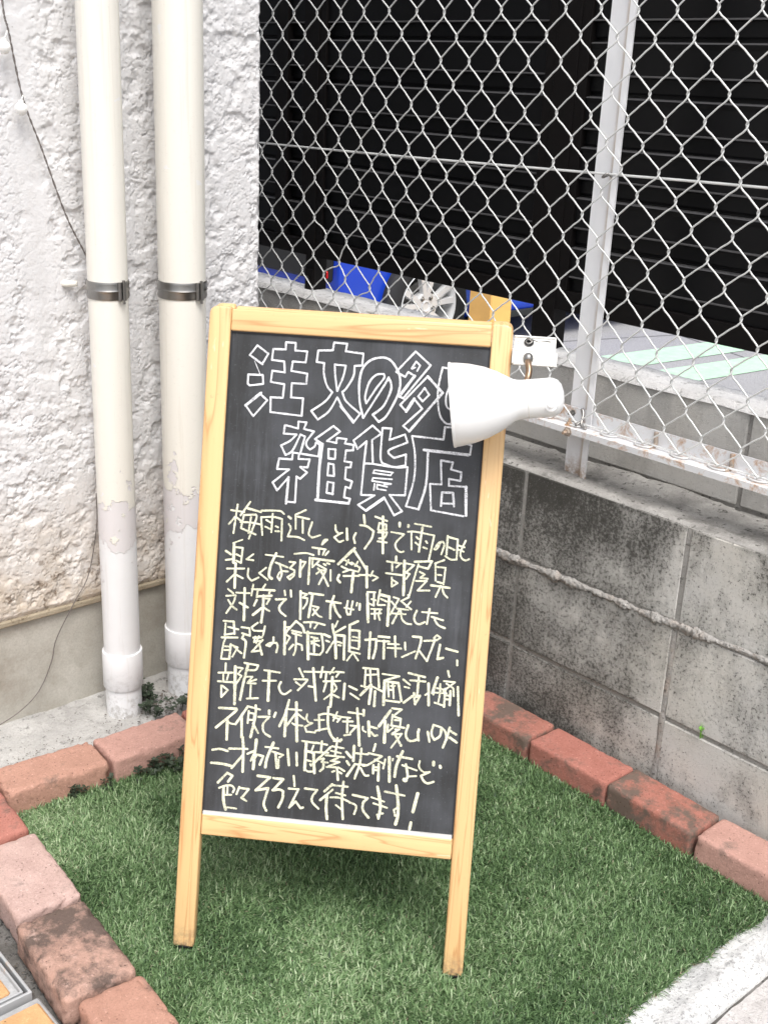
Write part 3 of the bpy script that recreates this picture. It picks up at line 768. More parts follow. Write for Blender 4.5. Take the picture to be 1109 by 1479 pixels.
# ================================================================== STRING OF LIGHTS AND LOOSE WIRE
sl = empty('string_light', (-.75, .56, 1.2)); tag(sl, 'thin twisted cord with small white globe bulbs hanging down the stucco', 'string light')
so = Vector((-.75, .56, 1.2))
def catmull(pts, n=8):
    P = [Vector(p) for p in pts]; P = [P[0]*2-P[1]] + P + [P[-1]*2-P[-2]]; out = []
    for i in range(1, len(P)-2):
        for k in range(n):
            t = k/n; a, b, c, d = P[i-1], P[i], P[i+1], P[i+2]
            out.append(.5*((2*b)+(c-a)*t+(2*a-5*b+4*c-d)*t*t+(3*b-a-3*c+d)*t**3))
    out.append(P[-2]); return out
path = [(-.822, .561, 1.60), (-.817, .559, 1.419), (-.809, .558, 1.368), (-.790, .560, 1.264), (-.760, .559, 1.177), (-.719, .560, 1.059), (-.681, .560, .980), (-.664, .560, .93)]
cp = catmull(path, 24)
for ph in (0, math.pi):
    tube('cord', [(p.x-so.x+.0011*math.cos(i*.75+ph), p.y-so.y+.0011*math.sin(i*.75+ph), p.z-so.z) for i, p in enumerate(cp)], .00095, M['cord'], sl, 5)
for (bx, bz, ax, az) in ((-.824, 1.345, -.812, 1.372), (-.800, 1.2455, -.7905, 1.268)):
    tube('bulb_lead', [(ax-so.x, -.002, az-so.z), ((ax+bx)/2-so.x, -.006, (az+bz)/2-so.z+.004), (bx-so.x, -.006, bz-so.z+.012)], .0013, M['white_plastic'], sl, 6)
    b = lathe('bulb', [(0.0001, -.0115), (.005, -.0105), (.009, -.0065), (.0112, -.001), (.0108, .004), (.0075, .0085), (.0052, .010), (.0050, .015), (.0001, .0155)], M['bulb'], sl, 20, Matrix.Translation((bx-so.x, -.012, bz-so.z)))
lw = tube('loose_wire', [tuple(p) for p in catmull([(-.683, .560, .50), (-.685, .561, .428), (-.709, .560, .325), (-.743, .562, .27), (-.784, .570, .194), (-.798, .572, .142), (-.829, .570, .087), (-.880, .555, .062), (-.945, .545, .047), (-1.05, .50, .046)], 10)], .0011, M['cord'], None, 5)
tag(lw, 'thin loose grey wire hanging over the concrete plinth onto the slab', 'wire')

# ================================================================== CHAIN-LINK FENCE
fence = empty('chain_link_fence', (.045, 0, .58)); tag(fence, 'galvanised chain-link fence with pale steel post standing on the block wall', 'fence')
fo = np.array([.045, 0, .58])
PY, PZ, WR = .0823, .0905, .00168
Y0F, Z0F = -.168, 1.410           # a knot of the mesh
def warp(y, z):
    dy = .0045*(vnoise(y*7, z*6, 3)-.5)*2; dz = .0045*(vnoise(y*6+3, z*7, 5)-.5)*2; dx = .006*(vnoise(y*3, z*3, 8)-.5)*2
    for (ky, kz, ay, az, s) in ((.69, .91, -.018, -.008, .030), (.56, .86, -.016, -.006, .030), (.745, .985, -.014, .004, .026)):   # dented links
        g = np.exp(-((y-ky)**2+(z-kz)**2)/s**2); dy = dy+ay*g; dz = dz+az*g
    return dx, dy, dz
zlo = .683
nlev = int((1.98-zlo)/(PZ/2))
kmin, kmax = int(math.floor((-1.5-Y0F)/(PY/2))), int(math.ceil((1.75-Y0F)/(PY/2)))
for k in range(kmin, kmax):
    c = Y0F + (k+.5)*PY/2
    # levels: knot rows at Z0F - j*PZ/2 ; this strand is at its left (+y?) extreme on even or odd rows
    top = Z0F + 12*PZ/2
    pts = []
    j = 0
    while True:
        zz = top - j*PZ/2
        if zz < zlo-.0: break
        even = (j % 2 == 0)
        side = -1 if ((k % 2 == 0) == even) else 1        # neighbours meet at shared knots
        pts.append((zz, side)); j += 1
    A = PY/4 + WR*.95; path = []
    for i, (zz, sd) in enumerate(pts):
        # rounded hook over the neighbour
        for t in (-.34, -.13, .13, .34):
            zq = zz - t*.0165
            yq = c + sd*(A - .0020*(abs(t)/.34)**2)
            xq = -sd*0 + (WR*1.05)*(math.sin(t/.34*math.pi/2))*sd
            path.append((xq, yq, zq))
        if i+1 < len(pts):
            for t in (.16, .38, .62, .84):
                z1 = pts[i+1][0]
                yq = c + sd*A*(1-2*t)*1.02 - sd*.0014*math.sin((t-.08)*math.pi*2)
                path.append((WR*1.05*sd, yq, zz + (z1-zz)*(.13+.74*t)))
    P = np.array(path)
    dx, dy, dz = warp(P[:, 1], P[:, 2]); fade = np.clip((P[:, 2]-.70)/.1, 0, 1)
    P[:, 0] += dx*fade; P[:, 1] += dy*fade; P[:, 2] += dz*fade
    P[:, 0] -= .004*np.clip((.80-P[:, 2])/.1, 0, 1)
    # bottom: finish on the rod lying on the rail
    last = P[-1].copy(); 
    P[:, 2] = np.maximum(P[:, 2], .6935)
    V, F = tube_data(P + np.array([-.004, 0, -.58]), WR, 6)
    mesh_obj('mesh_wire', V, F, M['wire'], fence, True)
# horizontal tension wire, bottom rod
def fl(p): return (p[0]-.045, p[1], p[2]-.58)
tube('tension_wire', [fl(p) for p in catmull([(.052, 1.75, 1.157), (.052, 1.0, 1.160), (.051, .43, 1.166), (.050, -.081, 1.1745), (.050, -.43, 1.180), (.05, -1.5, 1.19)], 10)], .0024, M['wire'], fence, 8)
tube('tension_wire', [fl((.050, 1.75, 1.655)), fl((.050, -1.5, 1.665))], .0024, M['wire'], fence, 8)
tube('bottom_rod', [fl((.043, 1.75, .6935)), fl((.043, -1.5, .6935))], .0022, M['wire'], fence, 8)
# hooks: the cut ends of the mesh curled round the rod
j = 0
y = Y0F - 16*PY
while y < 1.7:
    a = [(.047, y-.016, .694), (.036, y-.019, .691), (.028, y-.008, .6905), (.028, y+.008, .6905), (.036, y+.018, .692), (.046, y+.014, .696)]
    tube('end_hook', [fl(p) for p in catmull(a, 4)], .0019, M['hook'], fence, 6)
    y += PY
# angle-steel bottom rail: flat flange, front lip and upright flange
def frail(nm, b, mat='galv', bev=.0006): return box_obj(nm, (b[0]-.045, b[1]-.045, b[2], b[3], b[4]-.58, b[5]-.58), M[mat], fence, bev=bev)
bm = bmesh.new()
prof = [(.016, .676), (.019, .676), (.019, .6845), (.058, .6845), (.058, .7185), (.062, .7185), (.062, .6805), (.023, .6805), (.016, .6805)]
prof = [(.0145, .6745), (.0185, .6745), (.0185, .6835), (.0575, .6835), (.0575, .7175), (.0610, .7175), (.0610, .6875), (.0145, .6875)]
prof = [(.0145, .6755), (.0145, .6875), (.0575, .6875), (.0575, .7185), (.0610, .7185), (.0610, .6840), (.0180, .6840), (.0180, .6755)]
va = [bm.verts.new((x-.045, -1.6, z-.58)) for x, z in prof]; vb = [bm.verts.new((x-.045, 1.75, z-.58)) for x, z in prof]
for i in range(len(prof)):
    k = (i+1) % len(prof); bm.faces.new((va[i], va[k], vb[k], vb[i]))
bm.faces.new(va); bm.faces.new(vb[::-1]); bm_obj('bottom_rail', bm, M['galv'], fence)
def post(py, main=False):
    # wide leaf, groove, narrow leaf
    bm = bmesh.new()
    pr = [(.063, .047), (.063, -.0), (.0625, -.0035), (.0500, -.0040), (.0495, -.0175), (.0535, -.0175), (.0540, -.0075), (.0665, -.0070), (.067, .047)]
    va = [bm.verts.new((x-.045, py+y, -.012)) for x, y in pr]; vb = [bm.verts.new((x-.045, py+y, 1.42)) for x, y in pr]
    for i in range(len(pr)):
        k = (i+1) % len(pr); bm.faces.new((va[i], va[k], vb[k], vb[i]))
    bm.faces.new(va); bm.faces.new(vb[::-1]); bm_obj('post', bm, M['post'], fence)
for py in (-.095, 1.70, -1.55): post(py)
def bolt(x, y, z, d, r=.0065, mat='rusty', nm='bolt'):
    """hexagon head, shank and washer along direction d"""
    d = Vector(d).normalized(); q = d.to_track_quat('Z', 'Y').to_matrix().to_4x4()
    mw = Matrix.Translation((x-.045, y, z-.58)) @ q
    lathe(nm, [(0, 0), (r*1.5, 0), (r*1.5, .0015), (r, .0015), (r*.95, .0065), (r*.5, .0065), (r*.5, .015), (0, .015)], M[mat], fence, 6, mw, smooth=False)
bolt(.014, -.086, .6795, (-1, 0, 0), .007)
bolt(.030, -.075, .6875, (0, 0, 1), .006)
bolt(.0575, -.060, .706, (-1, 0, 0), .0045, 'steel')
tube('tie_wire', [fl(p) for p in catmull([(.049, -.100, 1.170), (.041, -.094, 1.176), (.038, -.088, 1.171), (.044, -.083, 1.168), (.055, -.086, 1.172), (.058, -.094, 1.178)], 5)], .0018, M['steel'], fence, 6)
tube('tie_wire', [fl(p) for p in catmull([(.030, -.118, .690), (.032, -.104, .696), (.044, -.097, .715), (.046, -.090, .722), (.040, -.100, .704), (.026, -.094, .692)], 5)], .0028, M['steel'], fence, 6)
# rusty hose-clip stubs on the upright flange
for ty in (-.266, -.432, .24, .58, .90):
    tube('rusted_clip', [fl(p) for p in catmull([(.034, ty, .6885), (.052, ty-.002, .692), (.054, ty, .706), (.0555, ty+.001, .717)], 4)], [.0045]*13, M['rusty'] if ty > 0 else M['galv_rust'] if 'galv_rust' in M else M['rusty'], fence, 8)

# ================================================================== BLACK LOUVRE SCREEN
lv = empty('louvre_screen', (.22, .1, .78)); tag(lv, 'tall black aluminium louvre screen behind the chain-link fence', 'louvre screen')
lo = (.22, .1, .78)
def lbox(nm, b, mat='louver_frame', bev=.0012): return box_obj(nm, (b[0]-lo[0], b[1]-lo[0], b[2]-lo[1], b[3]-lo[1], b[4]-lo[2], b[5]-lo[2]), M[mat], lv, bev=bev)
posts_y = [(.985, 1.022), (.143, .204), (-.665, -.604), (1.80, 1.86)]
for i, (a, b) in enumerate(posts_y):
    lbox('post', (.212, .256, a, b, .776, 2.02))
lbox('base_bracket', (.2085, .2118, .987, 1.020, .778, .835), bev=.0006)
bolt_p = lathe('bracket_bolt', [(0, -.004), (.005, -.004), (.005, .0), (0, 0)], M['steel'], lv, 6, Matrix.Translation((.2060-lo[0], 1.004-lo[1], .812-lo[2])) @ Matrix.Rotation(rad(90), 4, 'Y'))
panels = [(1.022, 1.80), (.204, .985), (-.604, .143), (-1.6, -.665)]
SP = .1015
slat_meshes = {}
def slat(y0, y1, z, slot):
    L = round(y1-y0, 4)
    if L not in slat_meshes:
        # section: lip with its highlight painted in, raised blade leaning outward, step, recessed blade
        pr = [(.010, .0985), (.010, .0960), (-.0012, .0945), (-.0034, .0922), (-.0030, .0895), (-.0006, .0820), (.0002, .0345), (-.0024, .0330), (-.0024, .0310), (.0085, .0290), (.0085, .0030), (.0105, .0000), (.0135, .0000), (.0135, .0935), (.0175, .0960), (.0175, .1080), (.0150, .1080), (.0150, .0985)]
        bm = bmesh.new()
        va = [bm.verts.new((x, 0, zz)) for x, zz in pr]; vb = [bm.verts.new((x, L, zz)) for x, zz in pr]
        for i in range(len(pr)):
            k = (i+1) % len(pr); bm.faces.new((va[i], va[k], vb[k], vb[i]))
        bm.faces.new(va[::-1]); bm.faces.new(vb); bm.faces.ensure_lookup_table()
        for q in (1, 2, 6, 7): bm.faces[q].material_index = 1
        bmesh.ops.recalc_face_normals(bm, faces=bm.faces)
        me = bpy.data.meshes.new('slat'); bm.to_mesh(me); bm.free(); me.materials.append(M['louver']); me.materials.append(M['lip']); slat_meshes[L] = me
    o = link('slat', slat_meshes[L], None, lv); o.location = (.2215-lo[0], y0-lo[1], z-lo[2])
for (a, b) in panels:
    lbox('bottom_rail', (.214, .246, a, b, .869, .912))
    lbox('top_rail', (.214, .246, a, b, 1.93, 1.975))
    lbox('stile', (.214, .246, a, a+.026, .912, 1.93)); lbox('stile', (.214, .246, b-.026, b, .912, 1.93))
    z = 1.316 - 4*SP
    while z < 1.92:
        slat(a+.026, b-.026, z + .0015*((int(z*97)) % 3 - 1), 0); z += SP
# extra narrow upright seen at the far left of the screen
lbox('mullion', (.212, .250, 1.115, 1.164, .912, 1.93))

# ================================================================== CAR AND YELLOW POST IN THE LOT
def extrude_poly(name, prof, y0, y1, mat, parent, bev=0.0, seg=2, smooth=True):
    bm = bmesh.new()
    va = [bm.verts.new((x, y0, z)) for x, z in prof]; vb = [bm.verts.new((x, y1, z)) for x, z in prof]
    for i in range(len(prof)):
        k = (i+1) % len(prof); bm.faces.new((va[i], va[k], vb[k], vb[i]))
    f1 = bm.faces.new(va[::-1]); f2 = bm.faces.new(vb)
    if bev: bmesh.ops.bevel(bm, geom=list(set(f1.edges) | set(f2.edges)), offset=bev, segments=seg, profile=.6, affect='EDGES')
    o = bm_obj(name, bm, mat, parent, smooth)
    if smooth: auto_sharp(o.data, 32)
    return o
car = empty('car', (2.756+1.25, 3.20+.82, -.16)); tag(car, 'bright blue hatchback car with silver alloy wheels, parked beyond the louvre screen', 'car')
# local: x forward, rear axle at x=-1.25, side facing us at y=-.82
def arch(cx, r, n=14): return [(cx - r*math.cos(math.pi*k/n), .26 + (r)*math.sin(math.pi*k/n)*1.0 + .0) for k in range(n+1)]
RA, FA, AR = -1.25, 1.25, .355
low = [(-1.80, .30), (-1.74, .235), (RA-AR, .22)] + [(RA - AR*math.cos(math.pi*k/14), .31 + AR*math.sin(math.pi*k/14)*1.02) for k in range(15)] + [(RA+AR, .20), (FA-AR, .20)] + \
      [(FA - AR*math.cos(math.pi*k/14), .31 + AR*math.sin(math.pi*k/14)*1.02) for k in range(15)] + [(FA+AR, .20), (1.93, .22), (2.02, .34), (2.04, .55), (1.98, .70), (1.72, .82), (1.02, .93), (.95, .95), (-1.0, .97), (-1.72, .96), (-1.84, .86), (-1.86, .60), (-1.87, .42)]
extrude_poly('body', low, -.82, .82, M['car_blue'], car, .055, 4)
cab = [(-1.70, .95), (-1.55, 1.30), (-1.30, 1.44), (-.4, 1.49), (.15, 1.44), (.98, .94)]
bm = bmesh.new()
va = [bm.verts.new((x, -.80 + (z-.95)*.32, z)) for x, z in cab]; vb = [bm.verts.new((x, .80 - (z-.95)*.32, z)) for x, z in cab]
for i in range(len(cab)):
    k = (i+1) % len(cab); bm.faces.new((va[i], va[k], vb[k], vb[i]))
bm.faces.new(va[::-1]); bm.faces.new(vb); bm_obj('cabin', bm, M['car_blue'], car)
def pane(pts): return mesh_obj('window', pts, [tuple(range(len(pts)))], M['glass'], car)
for s in (-1, 1):
    f = lambda x, z: (x, s*(.80-(z-.95)*.32+.004), z)
    pane([f(-1.42, 1.0), f(-.52, 1.0), f(-.52, 1.40), f(-1.18, 1.37)]); pane([f(-.46, 1.0), f(.76, 1.0), f(.12, 1.37), f(-.46, 1.40)])
pane([(-1.692, -.68, 1.0), (-1.692, .68, 1.0), (-1.565, .62, 1.30), (-1.565, -.62, 1.30)]); pane([(.88, -.70, 1.02), (.88, .70, 1.02), (.25, .62, 1.40), (.25, -.62, 1.40)])
box_obj('rear_insert', (-1.885, -1.70, -.77, .77, .475, .70), M['black_trim'], car, bev=.015)
box_obj('sill_trim', (RA+AR+.02, FA-AR-.02, -.826, -.79, .175, .215), M['black_trim'], car, bev=.006)
for s in (-1, 1):
    box_obj('reflector', (-1.897, -1.87, s*.70-.055, s*.70+.055, .495, .535), M['red_lens'], car, bev=.006)
    box_obj('tail_light', (-1.875, -1.72, s*.70-.11, s*.70+.11, .74, .90), M['red_lens'], car, bev=.02)
    box_obj('headlight', (1.80, 1.99, s*.62-.14, s*.62+.14, .60, .70), M['clear_lens'], car, bev=.03)
    box_obj('door_handle', (-.62, -.44, s*.825-.012, s*.825+.012, .80, .83), M['car_blue'], car, bev=.006)
    box_obj('wing_mirror', (.55, .72, s*.90-.08, s*.90+.08, .97, 1.09), M['car_blue'], car, bev=.03)
def wheel(x, s):
    w = empty('wheel', (x, s*.80, .31), car)
    T = lambda r, y: (r, y*s)
    lathe('tyre', [(.215, -.10), (.235, -.105), (.290, -.10), (.308, -.085), (.315, -.04), (.315, .04), (.308, .06), (.290, .075), (.235, .078), (.218, .070), (.212, .03), (.212, -.10)] if s > 0 else [(.215, .10), (.235, .105), (.290, .10), (.308, .085), (.315, .04), (.315, -.04), (.308, -.06), (.290, -.075), (.235, -.078), (.218, -.070), (.212, -.03), (.212, .10)], M['tyre'], w, 48, axis='y')
    lathe('rim_barrel', [T(.212, .072), T(.206, .074), T(.200, .066), T(.196, .03), T(.19, -.09)], M['rim'], w, 48, axis='y')
    lathe('brake_disc', [T(.0, -.01), T(.13, -.01), T(.13, -.02), T(0, -.02)], M['steel'], w, 36, axis='y')
    lathe('wheel_well', [T(.0, -.095), T(.30, -.095)], M['black_trim'], w, 30, axis='y')
    bm = bmesh.new()
    for k in range(5):
        a = 2*math.pi*k/5 + .35
        for off in (-.13, .13):
            def pt(r, da, y): return bm.verts.new((r*math.cos(a+da), y*s, r*math.sin(a+da)))
            v = [pt(.045, off-.28, .050), pt(.045, off+.28, .050), pt(.202, off*1.75+.085, .066), pt(.202, off*1.75-.085, .066),
                 pt(.045, off-.28, .02), pt(.045, off+.28, .02), pt(.202, off*1.75+.085, .03), pt(.202, off*1.75-.085, .03)]
            for q in ((0, 1, 2, 3), (7, 6, 5, 4), (0, 3, 7, 4), (1, 5, 6, 2), (3, 2, 6, 7), (0, 4, 5, 1)): bm.faces.new([v[i] for i in q])
    bm_obj('spokes', bm, M['rim'], w)
    lathe('hub', [T(0, .046), T(.024, .046), T(.026, .052), T(.030, .052), T(.032, .046), T(.076, .053), T(.080, .045), T(.080, .0)], M['rim'], w, 30, axis='y')
    for k in range(5):
        a = 2*math.pi*k/5 + .98
        lathe('wheel_nut', [T(.0, .060), T(.007, .060), T(.009, .058), T(.009, .05), T(.014, .052), T(.016, .05)], M['steel'], w, 10, Matrix.Translation((.055*math.cos(a), 0, .055*math.sin(a))), axis='y')
for x in (RA, FA):
    for s in (-1, 1): wheel(x, s)

yb = empty('bollard', (3.02, 2.93, -.16)); tag(yb, 'square yellow bollard in front of the blue car', 'bollard')
box_obj('bollard_body', (-.085, .085, -.085, .085, .0, .95), M['yellow'], yb, bev=.006)
box_obj('bollard_cap', (-.092, .092, -.092, .092, .952, .975), M['yellow'], yb, bev=.006)
box_obj('bollard_foot', (-.12, .12, -.12, .12, .0, .012), M['black_trim'], yb, bev=.003)

# ================================================================== CHALKBOARD SIGN
TH, BWD, BHT, BANG, BX, BY = 0.27759418, 0.46342018, 1.01542077, -0.83089466, -0.97525249, -0.18350319
e_ = Vector((math.cos(BANG), math.sin(BANG), 0)); nb_ = Vector((-math.sin(BANG), math.cos(BANG), 0))
up_ = Vector((0, 0, math.cos(TH))) + nb_*math.sin(TH); y_ = -(e_.cross(up_))       # local +y points into the board
def frame_mw(o): return Matrix(((e_.x, y_.x, up_.x, o[0]), (e_.y, y_.y, up_.y, o[1]), (e_.z, y_.z, up_.z, o[2]), (0, 0, 0, 1)))
sign = empty('chalkboard_sign', mw=frame_mw((BX, BY, .010)))
tag(sign, 'wooden A-frame chalkboard sign with Japanese handwriting in white and cream, standing on the turf', 'sign')
WO, TI = BWD, .0200        # outer width, timber thickness
ST = .0360                 # stile width
def wood_bar(name, b, mat, parent, bev=.0035, seg=3, round_top=0):
    bm = bmesh.new(); box(bm, *b)
    if round_top:
        es = [e for e in bm.edges if abs(e.verts[0].co.y-e.verts[1].co.y) > .01 and e.verts[0].co.z > b[5]-1e-5 and ((abs(e.verts[0].co.x-b[0]) < 1e-5) if round_top < 0 else (abs(e.verts[0].co.x-b[1]) < 1e-5))]
        bmesh.ops.bevel(bm, geom=es, offset=.012, segments=5, profile=.5, affect='EDGES')
    es = list(bm.edges)
    bmesh.ops.bevel(bm, geom=es, offset=bev, segments=seg, profile=.5, affect='EDGES')
    o = bm_obj(name, bm, mat, parent, True); auto_sharp(o.data, 30); return o
def build_frame(parent, wall_side=1):
    """stiles, rails; wall_side +1: front face at y=0 and timber behind it"""
    a, b = (0, TI) if wall_side > 0 else (-TI, 0)
    wood_bar('stile', (0, ST-.002, a, b, 0, BHT), M['wood_z'], parent, round_top=-1)
    wood_bar('stile', (WO-.0315, WO, a, b, 0, BHT-.001), M['wood_z'], parent, round_top=1)
    wood_bar('rail', (ST-.0015, WO-.032, a+.0008, b-.0008, .9790, BHT-.003), M['wood_x'], parent, bev=.0028)
    wood_bar('rail', (ST-.0015, WO-.032, a+.0008, b-.0008, .1855, .2195), M['wood_x'], parent, bev=.0028)
build_frame(sign)
panel = box_obj('blackboard', (ST-.003, WO-.0305, .0062, .0105, .2185, .9800), M['board'], sign)
# thin dark strips coloured in as a shadow groove, and pale bead where the panel meets the timber
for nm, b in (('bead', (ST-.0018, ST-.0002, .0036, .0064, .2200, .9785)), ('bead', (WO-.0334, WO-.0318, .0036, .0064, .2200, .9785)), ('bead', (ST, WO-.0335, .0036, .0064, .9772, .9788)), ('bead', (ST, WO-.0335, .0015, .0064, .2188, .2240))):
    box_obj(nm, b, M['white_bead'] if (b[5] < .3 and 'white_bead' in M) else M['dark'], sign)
for fx0, fx1 in ((.005, ST-.007), (WO-.027, WO-.005)):
    box_obj('foot_cap', (fx0, fx1, .0015, TI-.0035, -.0022, .0015), M['dark'], sign, bev=.001)
# rear leaf of the A-frame, hinged at the top
H0 = Vector((0, TI+.004, BHT-.012))
rear = empty('rear_leaf', parent=sign); rear.matrix_local = Matrix.Translation(H0) @ Matrix.Rotation(2*TH, 4, 'X') @ Matrix.Translation((0, 0, -(BHT-.012)))
build_frame(rear, 1)
box_obj('rear_blackboard', (ST-.003, WO-.0305, .0082, .0125, .2185, .9800), M['board'], rear)
for hx in (.06, WO-.06):
    lathe('hinge', [(0, -.022), (.0042, -.022), (.0042, .022), (0, .022)], M['brass'], sign, 12, Matrix.Translation((hx, TI+.003, BHT-.008)), axis='x')

